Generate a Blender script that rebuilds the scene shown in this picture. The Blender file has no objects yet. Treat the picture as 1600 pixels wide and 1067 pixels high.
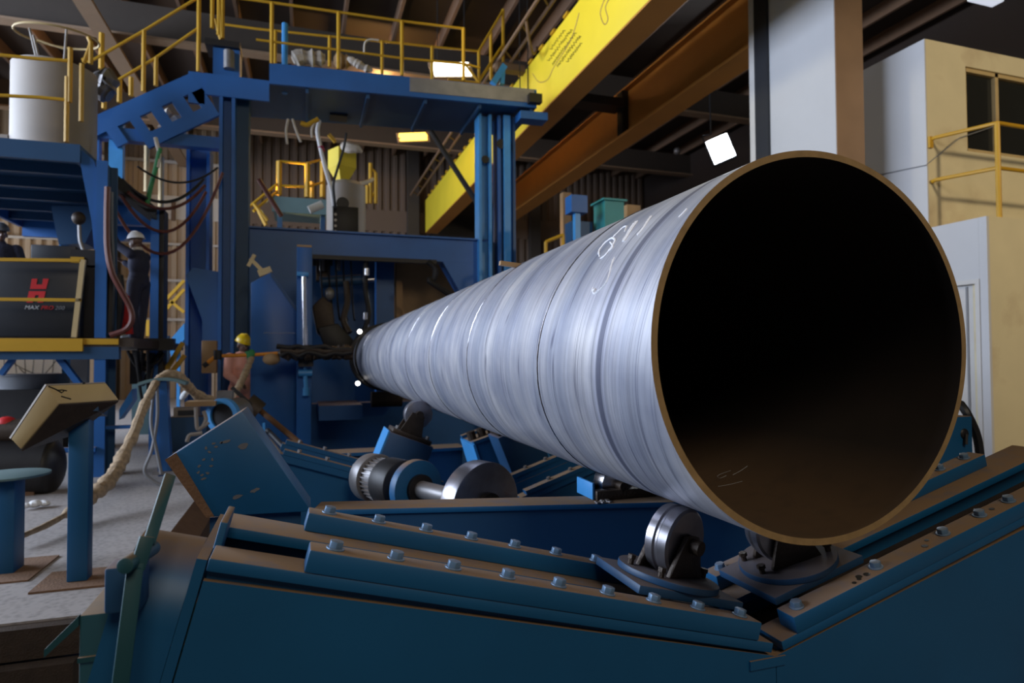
import bpy, bmesh, math, random
from math import sin, cos, tan, pi, radians, atan2, hypot
from mathutils import Vector, Matrix, Quaternion
random.seed(7)
V = Vector
SC = bpy.context.scene
COL = SC.collection

# ------------------------------------------------------------------ camera
CF, PITCH, ROLL, YAW = 983.6, .02622, -.00531, .31971
CAMZ = 1.3
def _basis():
    fw = V((sin(YAW), cos(YAW), 0)); r = V((cos(YAW), -sin(YAW), 0)); u = V((0, 0, 1))
    fw2 = fw*cos(PITCH) + u*sin(PITCH); u2 = u*cos(PITCH) - fw*sin(PITCH)
    return r*cos(ROLL) + u2*sin(ROLL), u2*cos(ROLL) - r*sin(ROLL), fw2
CR, CU, CW = _basis()
def P(px, py, y=None, x=None, z=None):
    """surveyed point of the hall: sight line through a photo pixel met with a plane of the hall"""
    d = CW + CR*((px-800)/CF) + CU*((533.5-py)/CF)
    if y is not None: t = y/d.y
    elif x is not None: t = x/d.x
    else: t = (z-CAMZ)/d.z
    return V((0, 0, CAMZ)) + d*t
cam_d = bpy.data.cameras.new('camera'); cam = bpy.data.objects.new('camera', cam_d); COL.objects.link(cam)
m = Matrix.Identity(4)
for i in range(3): m[i][0], m[i][1], m[i][2] = CR[i], CU[i], -CW[i]
m[2][3] = CAMZ
cam.matrix_world = m
cam_d.sensor_width = 36; cam_d.lens = CF/1600*36; cam_d.clip_start = .05; cam_d.clip_end = 200
cam_d.dof.use_dof = True; cam_d.dof.focus_distance = 2.0; cam_d.dof.aperture_fstop = 3.2
SC.camera = cam

# ------------------------------------------------------------------ materials
def mat(name, col, rough=.55, metal=0., var=.18, vscale=6., dust=0., dustcol=(.30, .17, .075), emit=None, estr=0., spec=.5, bump=0., rust=0.):
    m = bpy.data.materials.new(name); m.use_nodes = True
    nt = m.node_tree; N = nt.nodes; L = nt.links
    b = N['Principled BSDF']
    b.inputs['Roughness'].default_value = rough; b.inputs['Metallic'].default_value = metal
    b.inputs['Specular IOR Level'].default_value = spec
    c = (*col, 1)
    if emit is not None:
        b.inputs['Emission Color'].default_value = (*emit, 1); b.inputs['Emission Strength'].default_value = estr
    tc = N.new('ShaderNodeNewGeometry')
    nz = N.new('ShaderNodeTexNoise'); nz.inputs['Scale'].default_value = vscale; nz.inputs['Detail'].default_value = 5
    L.new(tc.outputs['Position'], nz.inputs['Vector'])
    mx = N.new('ShaderNodeMix'); mx.data_type = 'RGBA'
    mx.inputs[6].default_value = tuple(min(1, k*(1-var)) for k in col)+(1,)
    mx.inputs[7].default_value = tuple(min(1, k*(1+var)) for k in col)+(1,)
    L.new(nz.outputs['Fac'], mx.inputs[0])
    out = mx.outputs[2]
    if rust > 0:
        n3 = N.new('ShaderNodeTexNoise'); n3.inputs['Scale'].default_value = vscale*.5; n3.inputs['Detail'].default_value = 8
        L.new(tc.outputs['Position'], n3.inputs['Vector'])
        r3 = N.new('ShaderNodeMapRange'); r3.inputs[1].default_value = .56; r3.inputs[2].default_value = .72; r3.inputs[4].default_value = rust
        L.new(n3.outputs['Fac'], r3.inputs[0])
        m3 = N.new('ShaderNodeMix'); m3.data_type = 'RGBA'
        L.new(r3.outputs[0], m3.inputs[0]); L.new(out, m3.inputs[6]); m3.inputs[7].default_value = (.22, .10, .04, 1)
        out = m3.outputs[2]
    if dust > 0:
        # settled dust on faces that look up
        sp = N.new('ShaderNodeSeparateXYZ'); L.new(tc.outputs['Normal'], sp.inputs[0])
        mr = N.new('ShaderNodeMapRange'); mr.inputs[1].default_value = .6; mr.inputs[2].default_value = .95; mr.inputs[3].default_value = 0; mr.inputs[4].default_value = dust
        L.new(sp.outputs['Z'], mr.inputs[0])
        n2 = N.new('ShaderNodeTexNoise'); n2.inputs['Scale'].default_value = 14; n2.inputs['Detail'].default_value = 6
        L.new(tc.outputs['Position'], n2.inputs['Vector'])
        mr2 = N.new('ShaderNodeMapRange'); mr2.inputs[1].default_value = .25; mr2.inputs[2].default_value = .5; mr2.inputs[3].default_value = .72; mr2.inputs[4].default_value = 1
        L.new(n2.outputs['Fac'], mr2.inputs[0])
        mu = N.new('ShaderNodeMath'); mu.operation = 'MULTIPLY'; L.new(mr.outputs[0], mu.inputs[0]); L.new(mr2.outputs[0], mu.inputs[1])
        md = N.new('ShaderNodeMix'); md.data_type = 'RGBA'
        L.new(mu.outputs[0], md.inputs[0]); L.new(out, md.inputs[6]); md.inputs[7].default_value = (*dustcol, 1)
        out = md.outputs[2]
        ro = N.new('ShaderNodeMapRange'); ro.inputs[3].default_value = rough; ro.inputs[4].default_value = .9
        L.new(mu.outputs[0], ro.inputs[0]); L.new(ro.outputs[0], b.inputs['Roughness'])
    L.new(out, b.inputs['Base Color'])
    if bump > 0:
        bp = N.new('ShaderNodeBump'); bp.inputs['Strength'].default_value = bump; bp.inputs['Distance'].default_value = .01
        n4 = N.new('ShaderNodeTexNoise'); n4.inputs['Scale'].default_value = vscale*6; n4.inputs['Detail'].default_value = 6
        L.new(tc.outputs['Position'], n4.inputs['Vector']); L.new(n4.outputs['Fac'], bp.inputs['Height']); L.new(bp.outputs[0], b.inputs['Normal'])
    return m

M = {}
M['teal'] = mat('teal_paint', (.004, .080, .20), .5, dust=.95, var=.2, vscale=3, dustcol=(.21, .122, .055))
M['teal2'] = mat('teal_green_paint', (.008, .058, .075), .55, dust=.6, var=.2, vscale=4)
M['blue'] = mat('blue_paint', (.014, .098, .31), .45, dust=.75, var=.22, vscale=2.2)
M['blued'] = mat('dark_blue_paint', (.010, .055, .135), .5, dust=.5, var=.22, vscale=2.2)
M['bluel'] = mat('light_blue_paint', (.05, .26, .58), .4, var=.15)
M['grimyblue'] = mat('oily_blue_paint', (.010, .05, .12), .5, dust=.8, var=.3, vscale=8, dustcol=(.105, .065, .04))
M['bolt'] = mat('bolt_steel_painted', (.13, .22, .34), .42, metal=.35, dust=.25, var=.25, vscale=40)
M['black'] = mat('black_grimy_steel', (.014, .012, .012), .5, metal=.2, var=.4, vscale=12)
M['grime'] = mat('oily_brown_steel', (.05, .033, .022), .5, metal=.3, var=.4, vscale=18, bump=.3)
M['steel'] = mat('worn_roller_steel', (.34, .33, .36), .33, metal=.9, var=.3, vscale=22, rust=.35)
M['chrome'] = mat('polished_rod_steel', (.62, .62, .66), .22, metal=1., var=.1)
M['castiron'] = mat('grey_cast_metal', (.22, .21, .21), .45, metal=.6, var=.25, vscale=14, dust=.3)
M['yellow'] = mat('yellow_paint', (.50, .275, .012), .45, var=.12, vscale=5)
M['yellowg'] = mat('crane_yellow_paint', (.74, .58, .03), .5, var=.1, vscale=1.4)
M['orange'] = mat('orange_beam_paint', (.46, .19, .035), .55, var=.16, vscale=1.6)
M['tan'] = mat('beige_enamel', (.50, .37, .18), .55, var=.1, vscale=8, rust=.25)
M['white'] = mat('dusty_white_paint', (.31, .27, .235), .6, var=.12, vscale=3, rust=.25)
M['plaster'] = mat('white_plaster', (.53, .53, .545), .8, var=.07, vscale=1.5, rust=.06)
M['cream'] = mat('cream_plaster', (.66, .58, .38), .8, var=.1, vscale=2.6, rust=.45)
M['cable'] = mat('black_rubber', (.012, .011, .012), .5, var=.2)
M['redhose'] = mat('red_brown_rubber', (.11, .025, .016), .5, var=.3)
M['wrap'] = mat('tape_wrapped_hose', (.36, .255, .155), .8, var=.8, vscale=26, bump=.6)
M['orangep'] = mat('orange_pole_paint', (.66, .24, .015), .5, var=.25, vscale=20)
M['wood'] = mat('plywood_brown', (.34, .21, .10), .7, var=.15, vscale=9)
M['rubberw'] = mat('grey_drum_plastic', (.10, .105, .12), .55, var=.15)
M['glass'] = mat('dark_window_glass', (.018, .019, .018), .12, var=.1)
M['red'] = mat('red_paint', (.52, .012, .015), .5, var=.1)
M['greyt'] = mat('grey_letter_paint', (.20, .20, .21), .6, var=.05)
M['whitet'] = mat('white_letter_paint', (.55, .55, .55), .6, var=.05)
M['cabinet'] = mat('charcoal_enamel', (.018, .020, .026), .45, var=.15)
M['chalk'] = mat('white_chalk', (.80, .80, .84), .95, var=.12, vscale=90)
M['skin'] = mat('dark_skin', (.13, .07, .05), .5, var=.12, vscale=30)
M['salmon'] = mat('salmon_cotton', (.85, .41, .31), .85, var=.12, vscale=9, bump=.5)
M['navy'] = mat('navy_workwear', (.022, .024, .05), .85, var=.25, vscale=9, bump=.5)
M['cloth'] = mat('pale_cloth', (.60, .54, .47), .9, var=.2, vscale=14, bump=.6)
M['hat_y'] = mat('yellow_helmet_shell', (.85, .58, .01), .35, var=.04)
M['hat_w'] = mat('white_helmet_shell', (.80, .79, .80), .4, var=.04)
M['hat_g'] = mat('grey_helmet_shell', (.10, .11, .13), .4, var=.04)
M['green'] = mat('green_tape', (.03, .22, .07), .6, var=.2)
M['tealbox'] = mat('sea_green_paint', (.03, .24, .25), .5, var=.12)
M['rustbar'] = mat('rusty_bar', (.16, .075, .03), .7, var=.35, vscale=25)
M['greyteal'] = mat('grey_green_paint', (.10, .17, .18), .6, var=.1)
M['rafterf'] = mat('tan_flange_paint', (.22, .145, .09), .7, var=.12)
M['purlin'] = mat('brown_purlin_paint', (.14, .082, .05), .7, var=.15)
M['rafter'] = mat('brown_rafter_paint', (.04, .03, .023), .7, var=.12)
M['roofm'] = mat('dark_roof_sheet', (.028, .018, .014), .85, var=.2, vscale=.8)
M['walltan'] = mat('tan_cladding', (.46, .36, .26), .6, var=.08, vscale=.6)
M['girt'] = mat('pale_girt_paint', (.56, .54, .52), .6, var=.08)
M['tarp'] = mat('white_tarpaulin', (.78, .80, .80), .8, var=.06)
M['skylight_glow'] = mat('white_rooflight', (.9, .9, .85), .5, emit=(1, .93, .75), estr=7)
M['sod_lamp'] = mat('yellow_lamp_glow', (.9, .7, .2), .5, emit=(1, .62, .08), estr=3.2)
M['flood'] = mat('floodlight_lens', (.9, .9, .95), .3, emit=(.86, .93, 1), estr=30)
M['bulb'] = mat('work_lamp_bulb', (.9, .9, .9), .3, emit=(1, .95, .85), estr=12)
M['plast_t'] = mat('crumpled_paper', (.7, .7, .7), .8, var=.1)

def m_floor():
    m = mat('dusty_concrete', (.28, .25, .235), .85, var=.14, vscale=1.3, bump=.25)
    N = m.node_tree.nodes; L = m.node_tree.links
    # fine chequer-plate like grain
    g = [n for n in N if n.type == 'NEW_GEOMETRY'][0]
    w = N.new('ShaderNodeTexVoronoi'); w.inputs['Scale'].default_value = 28
    L.new(g.outputs['Position'], w.inputs['Vector'])
    b = N['Principled BSDF']; src = b.inputs['Base Color'].links[0].from_socket
    mx = N.new('ShaderNodeMix'); mx.data_type = 'RGBA'; mx.blend_type = 'MULTIPLY'
    mr = N.new('ShaderNodeMapRange'); mr.inputs[1].default_value = 0; mr.inputs[2].default_value = .6; mr.inputs[3].default_value = .62; mr.inputs[4].default_value = 1.1
    L.new(w.outputs['Distance'], mr.inputs[0])
    mx.inputs[0].default_value = .8
    L.new(src, mx.inputs[6]); L.new(mr.outputs[0], mx.inputs[7]); L.new(mx.outputs[2], b.inputs['Base Color'])
    return m
M['floor'] = m_floor()
M['pit'] = mat('oily_pit_concrete', (.045, .035, .03), .8, var=.3, vscale=2)
M['dirt'] = mat('brown_dirt', (.16, .085, .045), .95, var=.3, vscale=12, bump=.6)

LEAD = .98
def m_pipe():
    m = bpy.data.materials.new('blue_grey_mill_scale'); m.use_nodes = True
    N = m.node_tree.nodes; L = m.node_tree.links; b = N['Principled BSDF']
    tc = N.new('ShaderNodeTexCoord'); sp = N.new('ShaderNodeSeparateXYZ'); L.new(tc.outputs['Object'], sp.inputs[0])
    def math_(op, a, c=None):
        n = N.new('ShaderNodeMath'); n.operation = op
        for i, v in enumerate((a, c)):
            if v is None: continue
            if isinstance(v, (int, float)): n.inputs[i].default_value = v
            else: L.new(v, n.inputs[i])
        return n.outputs[0]
    th = math_('ARCTAN2', math_('MULTIPLY', sp.outputs['Z'], -1), math_('MULTIPLY', sp.outputs['X'], -1))
    u = math_('SUBTRACT', sp.outputs['Y'], math_('MULTIPLY', th, LEAD/(2*pi)))
    def streak(su, sv, det, off=0.):
        cb = N.new('ShaderNodeCombineXYZ'); L.new(math_('ADD', math_('MULTIPLY', u, su), off), cb.inputs[0]); L.new(math_('MULTIPLY', th, sv), cb.inputs[1])
        nz = N.new('ShaderNodeTexNoise'); nz.inputs['Scale'].default_value = 1; nz.inputs['Detail'].default_value = det; nz.inputs['Roughness'].default_value = .6
        L.new(cb.outputs[0], nz.inputs['Vector']); return nz.outputs['Fac']
    def ramp(fac, *stops):
        r = N.new('ShaderNodeValToRGB'); e = r.color_ramp.elements
        while len(e) > len(stops): e.remove(e[-1])
        while len(e) < len(stops): e.new(1)
        for k, (p, c) in enumerate(stops): e[k].position = p; e[k].color = (*c, 1)
        L.new(fac, r.inputs[0]); return r.outputs[0]
    base = ramp(streak(4.2, .3, 3.5), (.28, (.25, .28, .37)), (.45, (.45, .465, .53)), (.55, (.53, .53, .57)), (.72, (.70, .69, .71)))
    fine = ramp(streak(34, .5, 4, 7.3), (.3, (.80,)*3), (.5, (.97,)*3), (.68, (1.06,)*3))
    lines = ramp(streak(16, .16, 1, 3.1), (.0, (1,)*3), (.5, (1,)*3), (.506, (.42, .42, .48)), (.514, (1.0,)*3))
    lines2 = ramp(streak(11, .1, 1, 13.1), (.0, (1,)*3), (.44, (1,)*3), (.446, (.5, .5, .55)), (.452, (1.15,)*3), (.47, (1,)*3))
    # dark rubbed band of the roller track close to the cut end
    band0 = math_('ABSOLUTE', math_('SUBTRACT', u, .262))
    band = ramp(band0, (.0, (.38, .39, .46)), (.012, (.45, .46, .52)), (.022, (1.25, 1.25, 1.28)), (.04, (.85,)*3), (.05, (1,)*3))
    # broad mottling
    mo = N.new('ShaderNodeTexNoise'); mo.inputs['Scale'].default_value = 4.5; mo.inputs['Detail'].default_value = 6; L.new(tc.outputs['Object'], mo.inputs['Vector'])
    mot = ramp(mo.outputs['Fac'], (.3, (.74, .75, .82)), (.7, (1.16, 1.14, 1.10)))
    c = base
    for k in (fine, lines, lines2, band, mot):
        x = N.new('ShaderNodeMix'); x.data_type = 'RGBA'; x.blend_type = 'MULTIPLY'; x.inputs[0].default_value = 1
        L.new(c, x.inputs[6]); L.new(k, x.inputs[7]); c = x.outputs[2]
    L.new(c, b.inputs['Base Color'])
    b.inputs['Metallic'].default_value = .55
    rr = N.new('ShaderNodeMapRange'); rr.inputs[3].default_value = .36; rr.inputs[4].default_value = .56
    L.new(streak(20, .4, 3, 1.7), rr.inputs[0]); L.new(rr.outputs[0], b.inputs['Roughness'])
    return m
M['pipe'] = m_pipe()
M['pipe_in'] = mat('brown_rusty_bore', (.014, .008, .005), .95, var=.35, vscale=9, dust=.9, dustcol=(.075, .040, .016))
M['pipe_cut'] = mat('rusty_cut_edge', (.30, .19, .08), .7, var=.35, vscale=30, metal=.1)
M['weld'] = mat('bright_weld_bead', (.42, .40, .42), .28, metal=.9, var=.7, vscale=160)

# ------------------------------------------------------------------ builders
def setp(o, label=None, cat=None, group=None, kind=None):
    if label: o['label'] = label
    if cat: o['category'] = cat
    if group: o['group'] = group
    if kind: o['kind'] = kind
    return o
def org(o):
    v = V((0, 0, 0))
    while o is not None: v = v + o.location; o = o.parent
    return v
def thing(name, label, cat, loc=(0, 0, 0), group=None):
    o = bpy.data.objects.new(name, None); o.empty_display_size = .1; COL.objects.link(o); o.location = loc
    return setp(o, label, cat, group)
def clone(o, parent=None, move=None):
    c = o.copy(); COL.objects.link(c)
    if parent is not None: c.parent = parent
    if move is not None: c.location = o.location + V(move)
    for ch in list(o.children): clone(ch, c)
    return c

class MB:
    def __init__(s, T=None): s.bm = bmesh.new(); s.T = T; s.mi = 0; s.mats = []
    def v(s, p):
        p = V(p)
        if s.T is not None: p = s.T @ p
        return s.bm.verts.new(p)
    def f(s, vs):
        try: f = s.bm.faces.new(vs); f.material_index = s.mi; return f
        except ValueError: return None
    def hexa(s, c):
        a = [s.v(p) for p in c]
        for q in ((0, 3, 2, 1), (4, 5, 6, 7), (0, 1, 5, 4), (1, 2, 6, 5), (2, 3, 7, 6), (3, 0, 4, 7)): s.f([a[i] for i in q])
        return s
    def box(s, x0, x1, y0, y1, z0, z1):
        return s.hexa([(x0, y0, z0), (x1, y0, z0), (x1, y1, z0), (x0, y1, z0), (x0, y0, z1), (x1, y0, z1), (x1, y1, z1), (x0, y1, z1)])
    def bar(s, p0, p1, w, h, up=(0, 0, 1)):
        p0, p1 = V(p0), V(p1); d = (p1-p0).normalized(); up = V(up)
        if abs(d.dot(up)) > .98: up = V((0, 1, 0))
        a = d.cross(up).normalized()*(w/2); b = a.cross(d).normalized()*(h/2)
        return s.hexa([p0-a-b, p0+a-b, p1+a-b, p1-a-b, p0-a+b, p0+a+b, p1+a+b, p1-a+b])
    def prism(s, pts, vec):
        vec = V(vec); a = [s.v(p) for p in pts]; b = [s.v(V(p)+vec) for p in pts]; n = len(a)
        s.f(a[::-1]); s.f(b)
        for i in range(n): s.f([a[i], a[(i+1) % n], b[(i+1) % n], b[i]])
        return s
    def cyl(s, p0, p1, r0, r1=None, n=20, caps=True, hole=0):
        p0, p1 = V(p0), V(p1); r1 = r0 if r1 is None else r1
        d = (p1-p0).normalized(); q = V((0, 0, 1)) if abs(d.z) < .9 else V((1, 0, 0))
        a = d.cross(q).normalized(); b = d.cross(a)
        A = []; B = []
        for i in range(n):
            t = 2*pi*i/n; e = a*cos(t)+b*sin(t); A.append(s.v(p0+e*r0)); B.append(s.v(p1+e*r1))
        for i in range(n): s.f([A[i], A[(i+1) % n], B[(i+1) % n], B[i]])
        if caps: s.f(A[::-1]); s.f(B)
        return s
    def ring(s, p0, p1, ro, ri, n=40):
        p0, p1 = V(p0), V(p1); d = (p1-p0).normalized(); q = V((0, 0, 1)) if abs(d.z) < .9 else V((1, 0, 0))
        a = d.cross(q).normalized(); b = d.cross(a); R = [[], [], [], []]
        for i in range(n):
            t = 2*pi*i/n; e = a*cos(t)+b*sin(t)
            for k, (p, r) in enumerate(((p0, ro), (p1, ro), (p1, ri), (p0, ri))): R[k].append(s.v(p+e*r))
        for i in range(n):
            j = (i+1) % n
            for k in range(4): s.f([R[k][i], R[k][j], R[(k+1) % 4][j], R[(k+1) % 4][i]])
        return s
    def tube(s, pts, r, n=8, closed=False, caps=True):
        pts = [V(p) for p in pts]; m = len(pts); rings = []
        rr = r if isinstance(r, (list, tuple)) else [r]*m
        d0 = (pts[1]-pts[0]).normalized(); q = V((0, 0, 1)) if abs(d0.z) < .9 else V((1, 0, 0)); a = d0.cross(q).normalized()
        for i in range(m):
            if closed: d = (pts[(i+1) % m]-pts[i-1]).normalized()
            else: d = (pts[min(i+1, m-1)]-pts[max(i-1, 0)]).normalized()
            a = (a - d*a.dot(d)).normalized(); b = d.cross(a)
            rings.append([s.v(pts[i]+(a*cos(2*pi*k/n)+b*sin(2*pi*k/n))*rr[i]) for k in range(n)])
        for i in range(m if closed else m-1):
            A, B = rings[i], rings[(i+1) % m]
            for k in range(n): s.f([A[k], A[(k+1) % n], B[(k+1) % n], B[k]])
        if caps and not closed: s.f(rings[0][::-1]); s.f(rings[-1])
        return s
    def sph(s, c, r, sc=(1, 1, 1), n=14, m=10, rot=None):
        c = V(c); rows = []
        for i in range(m+1):
            ph = pi*i/m
            row = []
            for k in range(n if 0 < i < m else 1):
                t = 2*pi*k/n; p = V((sin(ph)*cos(t)*sc[0], sin(ph)*sin(t)*sc[1], cos(ph)*sc[2]))*r
                if rot is not None: p = rot @ p
                row.append(s.v(c+p))
            rows.append(row)
        for i in range(m):
            A, B = rows[i], rows[i+1]
            for k in range(n):
                k2 = (k+1) % n
                if len(A) == 1: s.f([A[0], B[k], B[k2]])
                elif len(B) == 1: s.f([A[k], B[0], A[k2]])
                else: s.f([A[k], B[k], B[k2], A[k2]])
        return s
    def build(s, name, mt, parent=None, label=None, cat=None, group=None, kind=None, bevel=0, smooth=35, loc=None, recalc=True):
        bm = s.bm
        if recalc: bmesh.ops.recalc_face_normals(bm, faces=bm.faces)
        if bevel > 0:
            ed = [e for e in bm.edges if len(e.link_faces) == 2 and e.calc_face_angle(0) > .6]
            bmesh.ops.bevel(bm, geom=ed, offset=bevel, segments=2, affect='EDGES', profile=.5, clamp_overlap=True)
        if parent is not None: o0 = org(parent)
        elif loc is not None: o0 = V(loc)
        else:
            xs = [v.co for v in bm.verts]
            o0 = V(((min(p.x for p in xs)+max(p.x for p in xs))/2, (min(p.y for p in xs)+max(p.y for p in xs))/2, min(p.z for p in xs)))
        for v in bm.verts: v.co -= o0
        me = bpy.data.meshes.new(name); bm.to_mesh(me); bm.free()
        for k in ([mt] if not isinstance(mt, (list, tuple)) else mt): me.materials.append(k if not isinstance(k, str) else M[k])
        if smooth:
            me.shade_smooth(); me.set_sharp_from_angle(angle=radians(smooth))
        o = bpy.data.objects.new(name, me); COL.objects.link(o)
        if parent is not None: o.parent = parent
        else: o.location = o0
        return setp(o, label, cat, group, kind)

def sm(pts, k=6):
    """Catmull-Rom through the points"""
    pts = [V(p) for p in pts]; out = []
    for i in range(len(pts)-1):
        a = pts[max(i-1, 0)]; b = pts[i]; c = pts[i+1]; d = pts[min(i+2, len(pts)-1)]
        for j in range(k):
            t = j/k
            out.append(.5*((2*b)+(c-a)*t+(2*a-5*b+4*c-d)*t*t+(3*b-a-3*c+d)*t**3))
    out.append(pts[-1]); return out
def sag(p0, p1, drop, k=14):
    p0, p1 = V(p0), V(p1)
    return [p0.lerp(p1, i/k) - V((0, 0, drop*4*(i/k)*(1-i/k))) for i in range(k+1)]
def textm(mb, body, size, T, ext=.002, shear=0., bold=0.):
    cu = bpy.data.curves.new('t', 'FONT'); cu.body = body; cu.size = size; cu.extrude = ext; cu.shear = shear; cu.offset = bold
    o = bpy.data.objects.new('t', cu); COL.objects.link(o)
    dg = bpy.context.evaluated_depsgraph_get(); me = bpy.data.meshes.new_from_object(o.evaluated_get(dg))
    bpy.data.objects.remove(o); bpy.data.curves.remove(cu)
    vs = [mb.v(T @ v.co) for v in me.vertices]
    w = max((v.co.x for v in me.vertices), default=0)
    for p in me.polygons: mb.f([vs[i] for i in p.vertices])
    bpy.data.meshes.remove(me); return w
def remesh(ob, vox, it=2):
    """fuse the volumes of one mesh into one continuous skin"""
    a = ob.modifiers.new('r', 'REMESH'); a.mode = 'VOXEL'; a.voxel_size = vox
    b = ob.modifiers.new('s', 'SMOOTH'); b.factor = .5; b.iterations = it
    dg = bpy.context.evaluated_depsgraph_get(); me = bpy.data.meshes.new_from_object(ob.evaluated_get(dg))
    old = ob.data; ob.modifiers.clear(); mats = list(old.materials); ob.data = me; me.materials.clear()
    for k in mats: me.materials.append(k)
    me.shade_smooth(); me.name = ob.name; bpy.data.meshes.remove(old)
# ================================================================== SETTING
S = dict(kind='structure')
PITZ = -.8
MB().box(-14, -.95, 3.78, 24, PITZ-.1, 0).build('floor', M['floor'], **S)
MB().box(-.949, 14, 12.2, 24, PITZ-.1, -.001).build('floor', M['floor'], **S)
MB().box(3.6, 14, -4, 12.199, PITZ-.1, -.001).build('floor', M['floor'], **S)
MB().box(-14, 14, -5, 24, PITZ-.3, PITZ-.101).build('floor', M['pit'], **S)
# dirt strip along the slab edge
bm_ = MB(); bm_.prism([(-.95, 3.78, .002), (-.78, 3.9, -.12), (-.80, 7.9, -.12), (-.95, 8, .002)], (0, 0, -.6)); bm_.build('trim_1', M['dirt'], **S)
# stepped steel edge of the slab
MB().box(-5, -1.02, 3.70, 3.777, -.16, -.01).build('trim_2', M['grime'], **S)
MB().box(-5, -1.06, 3.62, 3.699, -.75, -.17).build('trim_3', M['grime'], **S)

def corrugated(x0, x1, y, z0, z1, pitch, dep, name, mt):
    b = MB(); x = x0; top = []; bot = []
    while x < x1:
        for dx, dy in ((0, 0), (.38, 0), (.5, dep), (.88, dep)):
            xx = min(x+dx*pitch, x1); top.append(b.v((xx, y-dy, z1))); bot.append(b.v((xx, y-dy, z0)))
        x += pitch
    for i in range(len(top)-1): b.f([bot[i], bot[i+1], top[i+1], top[i]])
    return b.build(name, mt, smooth=0, recalc=False, **S)
M['wallshade'] = mat('shaded_cladding', (.13, .088, .062), .7, var=.15, vscale=.6)  # centre bay cladding: its shade is put into the darker colour
for xa_, xb_, mt_ in ((-14, -2.3, 'walltan'), (-2.3, 14, 'wallshade')):
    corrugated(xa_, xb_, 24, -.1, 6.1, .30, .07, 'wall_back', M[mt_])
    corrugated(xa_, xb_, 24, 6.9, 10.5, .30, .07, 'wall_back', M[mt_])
MB().box(-14, 14, 24.02, 24.1, -.1, 10.5).build('wall_back', M['walltan'], **S)
n_tr = 4
for z, h in ((2.62, .09), (3.95, .09), (5.2, .07), (8.0, .09)):
    MB().box(-14, -2.3, 23.84, 23.92, z, z+h).build('trim_%d' % n_tr, M['girt'], **S); n_tr += 1
# pale strip course high in the back wall, held by dark brackets
MB().box(-14, -2.3, 23.93, 24.01, 6.1, 6.9).build('window_1', mat('pale_strip_glazing', (.60, .57, .53), .6, var=.05), **S)
MB().box(-2.299, 14, 23.93, 24.01, 6.1, 6.9).build('wall_back', M['wallshade'], **S)
for i in range(7):
    x = -9.4+i*1.02
    MB().box(x, x+.12, 23.86, 23.929, 6.05, 6.75).build('trim_%d' % n_tr, M['purlin'], **S); n_tr += 1
# back columns
for x in (-6.2, 3.7, 8.6):
    MB().box(x, x+.42, 23.5, 23.83, 0, 9.2).build('trim_%d' % n_tr, M['rafter'], **S); n_tr += 1
# dark opening in the back wall right of the machine
MB().box(4.6, 7.6, 23.6, 23.8, 3.0, 7.4).build('door_1', M['black'], **S)
# roof sheet, purlins along the hall, rafters across it
MB().box(-14, 16, -5, 24.1, 9.35, 9.45).build('ceiling', M['roofm'], **S)
x = -9.6
while x < 15:
    MB().box(x, x+.07, -2, 24, 9.0, 9.345).build('trim_%d' % n_tr, M['purlin'], **S); n_tr += 1; x += 1.16
for yr in (P(200, 60, z=8.2).y, P(300, 198, z=8.2).y):
    MB().box(-14, 15, yr-.16, yr+.16, 8.2, 8.25).build('trim_%d' % n_tr, M['rafterf'], **S); n_tr += 1
    MB().box(-14, 15, yr-.03, yr+.03, 8.251, 8.99).build('trim_%d' % n_tr, M['rafter'], **S); n_tr += 1
# runway beam high on the left, along the hall
MB().box(-4.05, -3.72, 4, 23.8, 7.9, 7.96).box(-3.92, -3.85, 4, 23.8, 7.96, 8.19).build('trim_%d' % n_tr, M['rafterf'], **S); n_tr += 1
# right and left walls
MB().box(14, 14.1, -5, 24, -.1, 10).build('wall_right', M['roofm'], **S)
MB().box(-14.1, -14, -5, 24, 8.5, 10).build('wall_left_or_added_screen', M['walltan'], **S)   # open below: the loading side of the hall
MB().box(-13.9, -7.3, 17.4, 17.55, -.1, 9.3).build('wall_left_or_added_screen', M['walltan'], **S)   # unseen cross wall, added to keep side daylight off the back wall
for yy in (-1.2,):
    MB().box(-14.1, -13.8, yy, yy+.4, -.1, 8.5).build('trim_%d' % n_tr, M['rafter'], **S); n_tr += 1

# white sheet behind the platform and its hanging net
o = MB().box(*(P(-40, 600, y=20).x, P(138, 600, y=20).x), 20, 20.04, .02, 1.85).build('tarpaulin_sheet', M['tarp'], label='white sheet screen standing far behind the left platform, with daylight on it', cat='screen')
b = MB()
for i in range(9):
    a = P(6+i*16, 548, y=19.7); c = P(12+i*15+random.uniform(-12, 12), 640, y=19.7)
    b.tube(sag(a, c, random.uniform(-.1, .1), 6), .012, 5)
for k, (p, q) in enumerate((((10, 560), (140, 575)), ((30, 575), (135, 600)), ((5, 600), (90, 560)))):
    b.tube(sag(P(*p, y=19.7), P(*q, y=19.7), .35, 10), .012, 5)
b.build('hanging_net', M['cable'], label='dark string net hanging in front of the white sheet', cat='net')

# ================================================================== CONTROL CABIN (right)
cx = 7.44
cab = thing('control_cabin', 'two storey plastered cabin with cream front and white side at the right edge', 'building', (8.5, 5.1, 0))
yA, yB = 5.1, P(1449, 200, x=cx).y
zt = P(1447, 60, x=cx).z; zl = 2.9
w1 = P(1510, 170, y=yB).x; w2 = P(1562, 170, y=yB).x
zw0, zw1 = P(1512, 236, y=yB).z, P(1512, 104, y=yB).z
b = MB(); b.mats = None
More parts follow.
